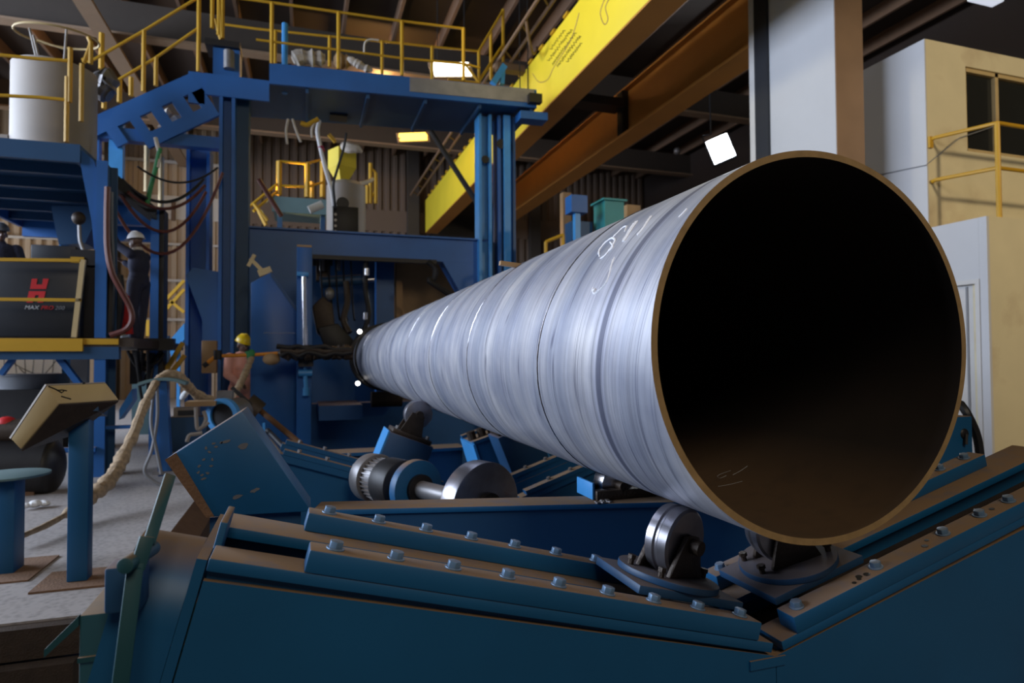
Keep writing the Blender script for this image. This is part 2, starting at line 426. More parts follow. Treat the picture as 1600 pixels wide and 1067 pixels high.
# upper block with a window opening in its front face
b.box(cx, w1, yB, yB+.2, zl, zt).box(w1, 12, yB, yB+.2, zl, zw0).box(w1, 12, yB, yB+.2, zw1, zt).box(cx, cx+.2, yB+.2, 8.6, zl-2.9, zt).box(cx+.2, 12, yB+.2, 8.6, zt-.2, zt)
b.build('upper_wall', M['cream'], cab)
MB().box(cx+.002, cx+.02, yB+.001, 8.6, 0, zt-.002).build('side_wall', M['plaster'], cab).location.x = -.022
# lower block with a walkway on its roof
MB().box(cx, 12, yA, yB-.001, zl-.22, zl).box(cx+.02, 12, yA, yA+.2, 0, zl-.22).build('lower_wall', M['cream'], cab)
yd0, yd1 = P(1500, 600, x=cx).y, P(1537, 600, x=cx).y  # unseen fill added behind the camera to brighten front faces
zd = P(1520, 444, x=cx).z
MB().box(cx-.02, cx+.019, yA-.001, yd1, 0, zl-.002).build('door_jamb', M['plaster'], cab, label='white plastered door jamb')
MB().box(cx-.02, cx+.019, yd1+.001, yB-.001, zd, zl-.002).build('lintel', M['plaster'], cab, label='white plastered wall over the door')  # unseen spot added to warm the lower web of the orange beam
dr = MB().box(cx+.03, cx+.07, yd1, yB, 0, zd).build('door', M['girt'], cab, label='pale grey door')
b = MB(); ym = P(1512, 600, x=cx).y; b.box(cx+.018, cx+.03, ym-.012, ym+.012, .02, zd-.02); b.build('door_seam', M['greyt'], dr)
b = MB(); b.box(cx-.035, cx-.021, yd1, yd1+.05, 0, zd).box(cx-.035, cx-.021, yd1, yB, zd, zd+.05); b.build('door_frame', M['girt'], cab)
gl = MB().box(w1+.02, 12, yB+.08, yB+.1, zw0, zw1).build('window_pane', M['glass'], cab, label='dark window glass')
b = MB(); b.box(w2-.03, w2+.03, yB+.03, yB+.08, zw0, zw1).box(w1, w1+.05, yB+.03, yB+.08, zw0, zw1).box(w1, 12, yB+.03, yB+.08, zw0, zw0+.05).box(w1, 12, yB+.03, yB+.08, zw1-.05, zw1)
b.build('window_frame', M['tan'], cab)
# yellow guard rail of the walkway
ry = yA+.06
rl = thing('guard_rail', 'yellow tube guard rail round the walkway of the cream cabin', 'railing', (cx+.08, ry, zl))
zr = P(1558, 192, y=ry).z; zm = P(1558, 262, y=ry).z; xp = P(1558, 200, y=ry).x
MB().cyl((xp, ry, zl), (xp, ry, zr), .028, n=10).build('post', M['yellow'], rl)
for z_ in (zr, zm):
    MB().tube([(cx+.03, yB-.01, z_-.02), (cx+.06, yB-.05, z_), (xp, ry, z_), (12, ry, z_)], .024, 8).build('rail', M['yellow'], rl)
MB().box(cx+.0, cx+.06, yB-.03, yB-.002, zr-.12, zr+.02).build('wall_bracket', M['yellow'], rl)
MB().tube([P(1350, 278, x=cx-.03), P(1447, 258, x=cx-.03), P(1500, 215, y=yB-.06), P(1560, 195, y=yB-.06)], .006, 5).build('wall_cable', M['greyt'], label='thin grey cable running across the white cabin side', cat='cable')

# ================================================================== PILLAR AND CRANE BEAMS
px0 = 6.5; yP1 = P(1306, 120, x=px0).y; yP2 = P(1198, 120, x=px0).y
px1 = P(1349, 120, y=yP1).x
pl_ = thing('hall_pillar', 'tall pale rendered pillar with brown front beside the pipe mouth', 'pillar', ((px0+px1)/2, yP1, 0))
MB().box(px0, px1, yP1+.012, yP2, 0, 9.3).build('shaft', M['plaster'], pl_, bevel=.012)
MB().box(px0+.004, px1, yP1, yP1+.0115, 0, 9.3).build('front_skin', mat('brown_front', (.27, .165, .095), .7, var=.25, vscale=2.2), pl_, label='brown front')  # thin brown layer over the front of the pale shaft
xs0 = 6.46; yS0 = P(1199, 120, x=xs0).y; yS1 = P(1179, 120, x=xs0).y; yQ = P(1171, 120, x=xs0).y
o = thing('steel_stanchion', 'dark steel stanchion behind the pale pillar with a bright edge', 'column', (xs0+.1, yQ, 0))
MB().box(xs0, xs0+.035, yS0, yS1, 0, 9.3).build('web', M['cabinet'], o)
MB().box(xs0-.004, xs0+.035, yS1+.001, yQ, 0, 9.3).build('flange', M['girt'], o)

# yellow crane girder
g = thing('crane_girder', 'bright yellow box girder running the length of the hall overhead', 'crane girder', (4.5, 15, 6))
gx0, gx1, gye = 4.30, 4.74, 23.2
ztop = P(905, 0, x=gx0).z
def gpt(px, py): return P(px, py, x=gx0-.004)
MB().box(gx0, gx1, 2, gye, 6.0, ztop).build('box_beam', M['yellowg'], g, bevel=.01)
MB().box(gx0+.004, gx1+.02, 2, gye-.01, 5.975, 5.999).build('bottom_flange', M['orange'], g, label='underside flange, browned to look shaded')  # brown on the yellow girder's underside stands in for shade
for i in range(30):
    yy = 5+i*.6; MB().box(gx0-.03, gx0+.02, yy, yy+.18, ztop+.002, ztop+.05).build('rail_clip', M['yellow'], g)
# faded hand lettering, unreadable, in slanted rows
random.seed(3)
for r_ in range(5):
    k0, k1 = (.12, .75) if r_ in (0, 4) else (0, 1); pts = []; t_ = k0
    while t_ < k1:
        c0 = V((901, 52))+V((-37, 50))*t_+V((-9, -7))*(r_-1.8)*.72
        j = 2.4*(1 if len(pts) % 2 else -1)*random.uniform(.4, 1)
        pts.append(gpt(c0.x-j*.8, c0.y-j*.6)); t_ += random.uniform(.02, .05)
    MB().tube(pts, .006, 4).build('faded_lettering', M['grime'], g, label='faded brown hand lettering')
for pts in (((945, -2), (938, 20), (944, 38), (950, 30), (946, 12), (952, -2)), ((832, 115), (842, 128), (856, 124), (866, 104), (892, 62), (905, 20))):
    MB().tube(sm([gpt(*q) for q in pts], 4), .008, 4).build('scrawl', M['wood'], g, label='brown scrawled line')
# cable ladder along the top of the girder
b = thing('cable_track', 'brown pipe ladder with looped cables along the top of the yellow girder', 'cable track', (4.0, 12, ztop))
zc = ztop+.12
for xx in (3.72, 3.98):
    MB().cyl((xx, 6.0, zc), (xx, 23, zc), .035, n=8).build('rail_tube', M['purlin'], b)
for i in range(17):
    yy = 6.6+i*1.0
    MB().cyl((3.72, yy, zc), (3.98, yy+.3, zc), .02, n=6).build('rung', M['purlin'], b)
for i in range(3):
    yy = 7.0+i*3.4
    MB().tube(sag((3.74, yy, zc), (4.28, yy+.9, zc), .32, 10), .028, 6).build('cable_loop', M['purlin'], b)
MB().box(3.7, gx0-.001, 12, 12.2, ztop-.05, ztop+.09).build('bracket', M['purlin'], b)
# orange runway beam
g2 = thing('runway_beam', 'orange brown runway beam between the yellow girder and the pale pillar', 'beam', (6.84, 15, 6.146))
ye2 = 21.5; yb0 = max(yP2, yQ)+.05
MB().box(6.79, 6.83, yb0, ye2, 6.2, 7.18).build('web', M['orange'], g2)
MB().box(6.60, 7.09, yb0, ye2, 6.146, 6.199).build('bottom_flange', M['orange'], g2)
MB().box(6.66, 6.98, yb0, ye2, 7.181, 7.22).build('top_flange', M['orange'], g2)
for yy in (P(972, 165, x=6.7).y,):
    MB().box(6.64, 6.789, yy-.12, yy+.12, 6.2, 7.18).build('stiffener', M['black'], g2)
    MB().box(4.76, 6.64, yy-.22, yy+.22, 6.78, 6.96).build('tie_plate', M['black'], g2)

# floodlight between the beams
fp = P(1126, 232, y=13.5)
fl = thing('floodlight', 'square white floodlight shining between the orange beam and the pillar', 'lamp', (fp.x, fp.y, fp.z-.4))
T = Matrix.Translation(fp) @ Matrix.Rotation(radians(-34), 4, 'Z') @ Matrix.Rotation(radians(-20), 4, 'Y')
MB(T).box(-.29, .29, .03, .2, -.33, .33).build('housing', M['cabinet'], fl)
MB(T).box(-.27, .27, 0, .029, -.31, .31).build('lens', M['flood'], fl)
MB().tube([fp+V((-.35, .1, 0)), fp+V((-.35, .3, .4)), fp+V((0, .4, .5)), fp+V((0, .45, 3.6))], .02, 6).build('hanger', M['cabinet'], fl)
fp2 = P(1540, 2, y=7.6)
MB().box(fp2.x-.3, fp2.x+.3, 7.5, 7.7, fp2.z, fp2.z+.4).build('strip_lamp', mat('dim_lamp_lens', (.8, .8, .85), .4, emit=(.8, .85, 1), estr=.7), label='dim pale lamp under the roof above the cream cabin', cat='lamp')
MB().cyl((fp2.x, 7.6, fp2.z+.4), (fp2.x, 7.6, 9.34), .02, n=6).build('lamp_hanger', M['cabinet'], bpy.data.objects['strip_lamp'])
fp3 = P(1058, 236, y=18)
MB().sph(fp3, .12).build('wall_lamp', M['castiron'], label='small round lamp left of the white floodlight', cat='lamp')

# bay lamps hung from the roof, the first standing in for a skylight
def rooflight(c, w, h, mt, lab, tilt=.35):
    t = thing('bay_lamp_or_skylight', lab, 'lamp', c, group=None)
    T = Matrix.Translation(c) @ Matrix.Rotation(radians(-8), 4, 'Y') @ Matrix.Rotation(-tilt, 4, 'X')
    for i in range(4):
        z = -h/2+h*i/4
        MB(T).box(-w/2+random.uniform(0, .06), w/2-random.uniform(0, .06), 0, .03, z, z+h/4-.008).build('louvre_pane', M[mt], t)
    MB(T).box(-w/2-.05, w/2+.05, .031, .07, -h/2-.03, h/2+.03).build('back_plate', M['rafterf'], t)
    for sx in (-.35, .35): MB().cyl((c.x+sx*w, c.y+.08, c.z), (c.x+sx*w, c.y+.08, 9.0), .012, n=6).build('hanger_rod', M['cable'], t)
rooflight(P(706, 107, y=12.7), .82, .35, 'skylight_glow', 'bright white skylight panel, hung like a lamp, seen through the yellow gantry rail')
rooflight(P(646, 213, y=17.6), .82, .26, 'sod_lamp', 'glowing yellow bay lamp left of the yellow girder below the gantry beam')
rooflight(P(821, 184, y=11.75), .24, .12, 'sod_lamp', 'small yellow glowing panel at the right end of the gantry beam')
# ================================================================== THE PIPE
PX, PZ, PR, PY0, PY1 = 1.256, 1.3255, .5, 1.27, 10.75
WT = .017
b = MB(); NN = 160; ys = [PY0, PY0+.004, PY0+.3, 2.2, 4, 7, PY1]
rows = []
def ringv(y, r): return [b.v((PX+r*cos(2*pi*i/NN), y, PZ+r*sin(2*pi*i/NN))) for i in range(NN)]
outer = [ringv(y, PR) for y in ys]; inner = [ringv(y, PR-WT) for y in ys]
def skin(A, B, mi):
    b.mi = mi
    for i in range(NN): b.f([A[i], A[(i+1) % NN], B[(i+1) % NN], B[i]])
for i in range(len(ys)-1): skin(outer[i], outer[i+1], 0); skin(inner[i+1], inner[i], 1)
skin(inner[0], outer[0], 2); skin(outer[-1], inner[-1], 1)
pipe = b.build('steel_pipe', [M['pipe'], M['pipe_in'], M['pipe_cut']], loc=(PX, PY0, PZ), label='huge blue grey steel pipe with open dark mouth lying on the rollers', cat='pipe', smooth=60)
def onpipe(th, y, r=PR): return V((PX+r*cos(th), y, PZ+r*sin(th)))
def hitpipe(px, py, r=PR):
    d = CW + CR*((px-800)/CF) + CU*((533.5-py)/CF); o = V((0, 0, CAMZ))
    a = d.x**2+d.z**2; bb = 2*((o.x-PX)*d.x+(o.z-PZ)*d.z); c = (o.x-PX)**2+(o.z-PZ)**2-r*r
    t = (-bb-math.sqrt(max(0, bb*bb-4*a*c)))/(2*a); return o+d*t
def hitbore(px, py, r=PR-WT):
    d = CW + CR*((px-800)/CF) + CU*((533.5-py)/CF); o = V((0, 0, CAMZ))
    a = d.x**2+d.z**2; bb = 2*((o.x-PX)*d.x+(o.z-PZ)*d.z); c = (o.x-PX)**2+(o.z-PZ)**2-r*r
    t = (-bb+math.sqrt(max(0, bb*bb-4*a*c)))/(2*a); return o+d*t
# spiral weld beads : y = y0 + lead * (theta - pi) / 2 pi
def seam(y0, r, rad, name='weld_seam', mt='weld', wob=.0006, t0=.0, t1=None):
    pts = []; th = t0
    while True:
        y = y0 + LEAD*(th-pi)/(2*pi)
        if y > PY1-.1 or (t1 and th > t1): break
        if y > PY0+.003: pts.append(onpipe(th, y+random.uniform(-wob, wob)*2, r+random.uniform(-wob, wob)))
        th += .028
    MB().tube(pts, rad, 6).build(name, mt, pipe, label='bright spiral weld bead')
seam(2.0, PR-.001, .0042)
# chalk strokes on the wall of the pipe
def stroke(pts, w=.006, r=PR):
    q = sm([hitpipe(*p) for p in pts], 6)
    n = len(q); MB().tube([onpipe(atan2(p.z-PZ, p.x-PX), p.y, r) for p in q], [w*(.8+.35*random.random())*(1 if .06 < i/n < .94 else .6) for i in range(n)], 5).build('chalk_mark', M['chalk'], pipe, label='white chalk numeral stroke')
random.seed(5)
stroke([(960, 402), (956, 413), (953, 425), (949, 438), (943, 447), (935, 455), (929, 459), (926, 454), (927, 449)], .0036)
stroke([(928, 457), (931, 452)], .007)
stroke([(937, 402), (936, 393), (942, 384), (949, 377), (957, 372), (961, 376), (957, 384), (951, 393), (944, 401), (938, 404)], .0042)
stroke([(957, 372), (963, 366), (969, 360), (975, 355), (979, 354), (976, 362)], .0036)
stroke([(953, 378), (958, 386), (950, 394)], .003)
stroke([(996, 346), (990, 354), (984, 363), (978, 372), (974, 378)], .0062)
stroke([(992, 350), (986, 358), (981, 366)], .006)
stroke([(1018, 338), (1013, 345), (1007, 354), (1001, 362), (996, 368)], .005)
stroke([(1074, 326), (1068, 333), (1061, 340)], .0032)
for pts in (((1142, 735), (1128, 740), (1121, 744), (1125, 747), (1135, 743)), ((1145, 742), (1158, 735), (1168, 728)), ((1122, 760), (1140, 757), (1160, 752))):
    MB().tube(sm([hitbore(*p) for p in pts], 5), .0012, 4).build('bore_chalk', M['greyt'], pipe, label='faint chalk mark inside the bore')

# ================================================================== FRONT ROLLER CRADLE
TH = radians(15.0)
def arm(side, ax, ay, az, th=TH):
    """s along the arm from the apex, y along the hall, n off the arm"""
    m = Matrix.Identity(4)
    u = V((side*cos(th), 0, sin(th))); n = V((-side*sin(th), 0, cos(th)))
    for i in range(3): m[i][0] = u[i]; m[i][1] = (0, 1, 0)[i]; m[i][2] = n[i]; m[i][3] = (ax, ay, az)[i]
    return m
AX, AY, AZ = 1.256, 1.45, .553
fr = thing('roller_cradle', 'foremost blue V shaped roller cradle with bolted rails under the pipe mouth', 'roller frame', (AX, AY+.2, PITZ))
ends = {-1: (1.285, 1.478), 1: (1.37, 1.62)}
hexm = None
for side in (-1, 1):
    A = arm(side, AX, AY, AZ); k1, f1 = ends[side]
    for (ka, kb, fa, fb) in ((0, .07, .004, .105), (.35, .42, .27, .416)):
        MB(A).box(.055, k1, ka, kb, -.05, 0).build('keeper_bar', M['teal'], fr, bevel=.004)
        MB(A).box(.0, f1, fa, fb, -.078, -.0505).build('rail_flange', M['teal'], fr, bevel=.003)
        for s0 in ([.105+.1405*k for k in range(9)] if side < 0 else [.10, .41, .70, .87, 1.01, 1.16, 1.3]):
            if hexm is None:
                c = MB(A @ Matrix.Translation((s0, (ka+kb)/2, 0))); c.cyl((0, 0, .0005), (0, 0, .019), .0165, n=6)
                c.cyl((0, 0, 0), (0, 0, .004), .021, n=14)
                hexm = c.build('hex_bolt', M['bolt'], fr, bevel=.0015); hexm_c = A @ V((s0, (ka+kb)/2, 0)); hexm_s = side
            else:
                q = A @ V((s0, (ka+kb)/2, 0))
                o = hexm.copy(); COL.objects.link(o); o.parent = fr
                if side == hexm_s: o.location = q-hexm_c
                else:
                    c = MB(A @ Matrix.Translation((s0, (ka+kb)/2, 0))); c.cyl((0, 0, .0005), (0, 0, .019), .0165, n=6)
                    c.cyl((0, 0, 0), (0, 0, .004), .021, n=14)
                    o2 = c.build('hex_bolt', M['bolt'], fr, bevel=.0015); bpy.data.objects.remove(o); 
    if side > 0:
        random.seed(31)
        for s0 in (.30, .335, .325, .36, .60, .635, .93):
            y_ = random.uniform(.015, .055); MB(A).cyl((s0, y_, .0002), (s0, y_, .0016), random.uniform(.006, .011), n=9).build('weld_spot', M['black'], fr)
    # webs, slot floor, end plate
    MB(A).box(.0, f1-.004, .03, .055, -.3, -.079).build('web_plate', M['teal'], fr)
    MB(A).box(.0, f1-.004, .36, .385, -.3, -.079).build('web_plate', M['teal'], fr)
    MB(A).box(.0, f1-.004, .0555, .3595, -.2, -.18).build('slot_floor', M['grime'], fr)
    MB(A).box(f1-.012, f1+.004, .106, .269, -.2, .0).build('end_plate', M['teal'], fr, bevel=.003)
    MB(A).box(f1-.03, f1-.0125, .056, .359, -.5, -.2).build('end_plate', M['teal'], fr)
# big front and rear face plates of the V body
def vface(y0, y1, nm):
    L = arm(-1, AX, 0, AZ); R = arm(1, AX, 0, AZ)
    p = [L @ V((1.478, y0, -.10)), L @ V((1.478, y0, -.62)), V((-.02, y0, PITZ)), V((2.7, y0, PITZ)), R @ V((1.62, y0, -.62)), R @ V((1.62, y0, -.10)), V((AX, y0, AZ-.09))]
    b = MB(); c = V((AX, y0, PITZ))
    b.prism([p[0], p[1], p[2], c, p[6]], (0, y1-y0, 0)); b.build(nm, M['teal'], fr)
    b = MB(); b.prism([p[6]+V((.002, 0, 0)), c+V((.002, 0, 0)), p[3], p[4], p[5]], (0, y1-y0, 0)); b.build(nm, M['teal'], fr)
vface(AY+.012, AY+.0295, 'face_plate')
vface(AY+.39, AY+.41, 'face_plate')
# small joint plates at the bottom of the V
MB().box(AX-.09, AX+.03, AY+.006, AY+.1, AZ-.115, AZ-.09).build('joint_plate', M['teal'], fr)

def carriage(side, ax, ay, az, th, sc, yaw, lab, parent_y, nrm=0.0, dirty='grime', big=1.):
    """square slide plate, turntable, two cheeks and a grooved roller"""
    A = arm(side, ax, ay, az, th)
    t = thing('roller_carriage', lab, 'roller', A @ V((sc, parent_y, -.03)), 'roller carriages of the front cradle')
    MB(A).box(sc-.175, sc+.172, parent_y-.135, parent_y+.13, .001, .026).build('slide_plate', M['grimyblue'], t, bevel=.004)
    MB(A).cyl((sc, parent_y, .0265), (sc, parent_y, .046), .15, n=48).build('turntable', M['grimyblue'], t, bevel=.003)
    R = A @ Matrix.Translation((sc, parent_y, 0)) @ Matrix.Rotation(yaw, 4, 'Z')
    for yy in (-.062, .046):
        b = MB(R); b.prism([(-.085, yy, .0465), (.085, yy, .0465), (.055, yy, .12), (.03, yy, .168), (-.03, yy, .168), (-.055, yy, .12)], (0, .016, 0))
        b.build('cheek_plate', M[dirty], t, bevel=.003)
    MB(R).cyl((0, -.09, .1415), (0, .09, .1415), .022, n=18).build('axle', M[dirty], t)
    c = (0, 0, .1415)
    b = MB(R)
    prof = [(-.040, .03), (-.040, .098), (-.034, .106), (-.008, .109), (-.002, .104), (.004, .104), (.010, .109), (.036, .106), (.040, .098), (.040, .03)]
    n = 56; rows = [[b.v((r_*cos(2*pi*i/n), y_, .1415+r_*sin(2*pi*i/n))) for i in range(n)] for y_, r_ in [(y0_, r0_*.955) for y0_, r0_ in prof]]
    for i in range(len(rows)-1):
        for k in range(n): b.f([rows[i][k], rows[i][(k+1) % n], rows[i+1][(k+1) % n], rows[i+1][k]])
    b.build('roller', M['steel'], t, label='worn bright steel roller')
    for (dx, dy) in ((-.115, -.05), (-.115, .06), (.115, -.05), (.11, .06)):
        MB(R).cyl((dx, dy, .0465), (dx, dy, .062), .009, n=8).cyl((dx, dy, .062), (dx, dy, .074), .013, n=6).build('stud', M[dirty], t)
    return t, R
t, R = carriage(-1, AX, AY, AZ, TH, .238, radians(-24), 'steel roller on its turntable carriage at the lower left of the pipe mouth', .21)
MB(R).cyl((-.125, .0, .0465), (-.128, .0, .12), .006, n=8).sph((-.128, 0, .125), .012).build('grease_nipple', M['bolt'], t)
t, R = carriage(1, AX, AY, AZ, TH, .238, radians(-10), 'steel roller on its turntable carriage right below the pipe mouth in shadow', .21)

# gear guard and lever at the left end of the cradle
A = arm(-1, AX, AY, AZ)
gg = thing('gear_guard', 'dusty blue half round gear guard at the left end of the front cradle', 'guard', A @ V((1.6, .2, -.6)))
b = MB(A); yc, nc, rr, th_ = .185, -.215, .15, .006
prof = [(yc-rr, -.62)]+[(yc-rr*cos(a), nc+rr*sin(a)) for a in [pi*.5*i/14 for i in range(15)]]+[(yc+.03, nc+rr-.004)]
for sA, sB, nm in ((1.505, 1.635, 'cover'),):
    vo = [[b.v((s_, y_, n_)) for (y_, n_) in prof] for s_ in (sA, sB)]
    vi = [[b.v((s_, y_+.006*(1 if i < 12 else .3), n_-.006*(0 if i < 3 else 1))) for i, (y_, n_) in enumerate(prof)] for s_ in (sA, sB)]
    for i in range(len(prof)-1):
        b.f([vo[0][i], vo[0][i+1], vo[1][i+1], vo[1][i]]); b.f([vi[0][i], vi[1][i], vi[1][i+1], vi[0][i+1]])
        b.f([vo[0][i], vi[0][i], vi[0][i+1], vo[0][i+1]]); b.f([vo[1][i], vo[1][i+1], vi[1][i+1], vi[1][i]])
b.build('cover', M['teal'], gg)
MB(A).box(1.51, 1.63, yc-.1, yc+.1, -.62, -.12).build('gear_case', M['blued'], gg)
MB(A).box(1.482, 1.503, .02, .42, -.62, -.06).build('side_plate', M['teal'], gg)
lv = thing('shift_lever', 'long flat green blue steel lever leaning at the left of the front cradle', 'lever', P(185, 1067, y=1.36))
pv = P(213, 884, y=1.36)
MB().bar(P(266, 742, y=1.50), P(232, 850, y=1.38), .022, .009, up=(.35, -1, .1)).build('upper_bar', M['teal2'], lv, bevel=.002)
MB().bar(P(230, 838, y=1.375), P(214, 890, y=1.36), .026, .012, up=(.35, -1, .1)).build('middle_link', M['teal2'], lv, bevel=.002)
MB().bar(P(212, 880, y=1.36), P(183, 1110, y=1.33), .028, .010, up=(.3, -1, .1)).build('lower_bar', M['teal2'], lv, bevel=.002)
MB().cyl(pv+V((-.012, -.03, .01)), pv+V((.004, .12, -.0)), .015, n=20).build('pivot_pin', M['teal2'], lv, bevel=.003)
cv = P(196, 910, y=1.46)
MB().box(cv.x-.03, cv.x+.035, 1.43, 1.5, cv.z-.05, cv.z+.04).build('clevis', M['blued'], lv, bevel=.006)
# low gear box at the bottom left
p0 = P(124, 962, y=1.5); p1 = P(236, 1060, y=1.5)
bx = thing('ground_box', 'dark green blue steel base box at the lower left corner', 'machine base', (p0.x+.08, 1.6, PITZ))
MB().box(p0.x, p1.x+.1, 1.5, 1.9, PITZ, p0.z).build('box_body', M['teal2'], bx, bevel=.004)
zz = P(200, 1016, y=1.5).z
MB().box(p0.x-.0005, p1.x+.1, 1.492, 1.4995, zz-.01, zz).build('ledge', M['teal2'], bx)
b = MB(); b.prism([(p0.x-.001, 1.5, p0.z), (p0.x-.001, 1.5, p0.z-.02), (p0.x-.06, 1.5, p0.z-.075), (p0.x-.06, 1.5, p0.z-.06)], (0, .012, 0)); b.build('side_lip', M['teal2'], bx)

# ================================================================== TILTED END BOX AND CROSS BEAM
ty = 2.70
tb = thing('tilted_box', 'blue steel box standing tilted on one corner, with chipped paint on its face', 'box frame', (-.2, 2.8, PITZ))
c4 = [P(258, 718, y=ty), P(378, 642, y=ty), P(487, 799, y=ty), P(322, 808, y=ty)]
b = MB(); b.prism(c4, (0, .26, 0)); b.build('box_body', M['teal'], tb, bevel=.005)
e = (c4[3]-c4[0]).normalized(); w_ = (c4[1]-c4[0]).normalized()
b = MB(); b.prism([c4[0]+V((0, -.001, 0)), c4[0]+w_*.045+V((0, -.001, 0)), c4[3]+V((.03, -.001, .0)), c4[3]+V((0, -.001, 0))], (0, -.004, 0))
b.build('edge_strip', M['dirt'], tb, label='bare brown edge strip')
b = MB(); random.seed(11)
def patch(b, c, rx, rz, y, n=11, rot=0.):
    pts = []
    for i in range(n):
        a = 2*pi*i/n; k = random.uniform(.6, 1.1); dx, dz = cos(a)*rx*k, sin(a)*rz*k
        pts.append((c.x+dx*cos(rot)-dz*sin(rot), y, c.z+dx*sin(rot)+dz*cos(rot)))
    b.prism(pts, (0, -.0012, 0))
ring_pts = [(322, 700), (334, 693), (346, 691), (338, 698), (327, 706), (318, 718), (311, 728), (310, 738), (316, 742), (324, 739), (330, 728), (332, 718)]
for x_, y_ in ring_pts: patch(b, P(x_, y_, y=ty), .008, .005, ty-.0004, rot=random.random()*3)
for x_, y_, rx, rz in ((372, 776, .022, .009), (398, 766, .02, .008), (380, 697, .02, .012), (352, 690, .02, .006), (318, 748, .012, .005)): patch(b, P(x_, y_, y=ty), rx, rz, ty-.0004, rot=.3)
b.build('bare_patch', M['castiron'], tb, label='chipped grey paint marks')
q = P(330, 808, y=2.78); q2 = P(470, 808, y=2.78)
MB().box(q.x, q2.x, 2.74, 2.95, PITZ, c4[3].z-.012).build('support_leg', M['blued'], tb)

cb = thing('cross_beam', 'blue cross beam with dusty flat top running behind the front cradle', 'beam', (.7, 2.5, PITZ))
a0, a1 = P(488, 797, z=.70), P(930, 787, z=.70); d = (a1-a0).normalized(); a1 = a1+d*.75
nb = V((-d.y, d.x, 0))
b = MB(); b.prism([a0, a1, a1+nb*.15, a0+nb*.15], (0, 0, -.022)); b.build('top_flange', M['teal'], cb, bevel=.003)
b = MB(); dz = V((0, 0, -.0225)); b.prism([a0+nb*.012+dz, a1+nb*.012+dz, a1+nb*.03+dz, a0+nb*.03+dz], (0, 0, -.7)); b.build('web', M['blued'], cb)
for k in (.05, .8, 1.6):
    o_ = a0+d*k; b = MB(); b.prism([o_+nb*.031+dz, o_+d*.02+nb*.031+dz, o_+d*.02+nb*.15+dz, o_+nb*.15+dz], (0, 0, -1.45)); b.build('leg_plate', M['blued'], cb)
# small support roller on the cross beam
sp_ = P(958, 760, y=2.5)
st = thing('support_roller', 'small shiny roller in a greasy bracket on the cross beam under the pipe', 'roller', (sp_.x, 2.5, .70))
ang = atan2(PX-sp_.x, PZ-sp_.z); rr_ = .075
cc = V((PX, 2.5, PZ))-V((sin(ang), 0, cos(ang)))*(PR+rr_)
MB().cyl(cc+V((0, -.045, 0)), cc+V((0, .045, 0)), rr_, n=40).build('roller', M['chrome'], st, bevel=.006)
x0_ = P(925, 775, y=2.45).x
MB().box(x0_, x0_+.42, 2.40, 2.45, .7005, .7405).build('bracket', M['grime'], st, bevel=.004)
MB().box(x0_, x0_+.42, 2.55, 2.60, .7005, .7405).build('bracket', M['grime'], st, bevel=.004)
MB().box(x0_-.012, x0_-.0005, 2.42, 2.58, .702, .772).build('stop_plate', M['bluel'], st, bevel=.002)
MB().cyl(cc+V((0, -.1, 0)), cc+V((0, .1, 0)), .018, n=12).build('axle', M['grime'], st)
b = MB(); random.seed(4)
for i in range(14):
    b.sph((x0_+random.uniform(-.03, .05), 2.39+random.uniform(-.03, .02), .702), random.uniform(.006, .014), (1, 1, .5), 6, 4)
b.build('weld_spatter', M['castiron'], st)

# ================================================================== DRIVE UNIT (motor, coupling disc, big wheel)
wc = P(750, 788, y=3.15); mc = P(607, 748, y=3.93); ax_ = (mc-wc); ax_.z = 0; Ld = ax_.length; ax_.normalize()
mc = wc+ax_*Ld
dv = thing('roller_drive', 'drive motor with coupling disc and big steel wheel behind the cross beam', 'motor drive', (wc.x, wc.y, PITZ))
b = MB(); b.cyl(wc-ax_*.055, wc+ax_*.055, .222, n=72); b.build('wheel', M['steel'], dv, bevel=.008, label='large worn steel wheel')
MB().cyl(wc-ax_*.085, wc-ax_*.056, .07, n=30).build('hub_cap', M['grime'], dv)
dc = wc+ax_*.57
MB().cyl(wc+ax_*.056, mc-ax_*.12, .05, n=24).build('shaft', M['castiron'], dv)
MB().cyl(dc-ax_*.03, dc+ax_*.03, .165, n=56).build('coupling_disc', M['teal'], dv, bevel=.006)
MB().cyl(dc-ax_*.055, dc-ax_*.031, .085, n=32).build('coupling_hub', M['black'], dv)
MB().cyl(mc-ax_*.17, mc-ax_*.0, .148, n=44).build('gear_housing', M['black'], dv, bevel=.01)
MB().cyl(mc-ax_*.029, mc+ax_*.17, .12, n=44).build('motor_body', M['castiron'], dv)
q_ = V((0, 0, 1)); a_ = ax_.cross(q_); 
for i in range(30):
    t_ = 2*pi*i/30; e_ = a_*cos(t_)+q_*sin(t_)
    MB().bar(mc-ax_*.02+e_*.124, mc+ax_*.168+e_*.124, .006, .018, up=e_).build('cooling_fin', M['castiron'], dv)
MB().cyl(mc+ax_*.125, mc+ax_*.225, .152, .148, n=44).build('fan_cowl', M['castiron'], dv, bevel=.006)
MB().box(mc.x-.13, mc.x+.1, mc.y-.1, mc.y+.1, PITZ, mc.z-.14).build('motor_stand', M['blued'], dv)
MB().box(dc.x-.05, dc.x+.05, dc.y-.06, dc.y+.06, PITZ, dc.z-.157).build('bearing_stand', M['blued'], dv)
MB().box(wc.x-.06, wc.x+.06, wc.y-.06, wc.y+.06, PITZ, wc.z-.225).build('wheel_stand', M['blued'], dv)
bk = wc-ax_*.07
MB().bar(bk+V((.05, -.02, -.03)), bk+V((.4, .08, -.08)), .03, .12).build('side_bracket', M['blued'], dv)
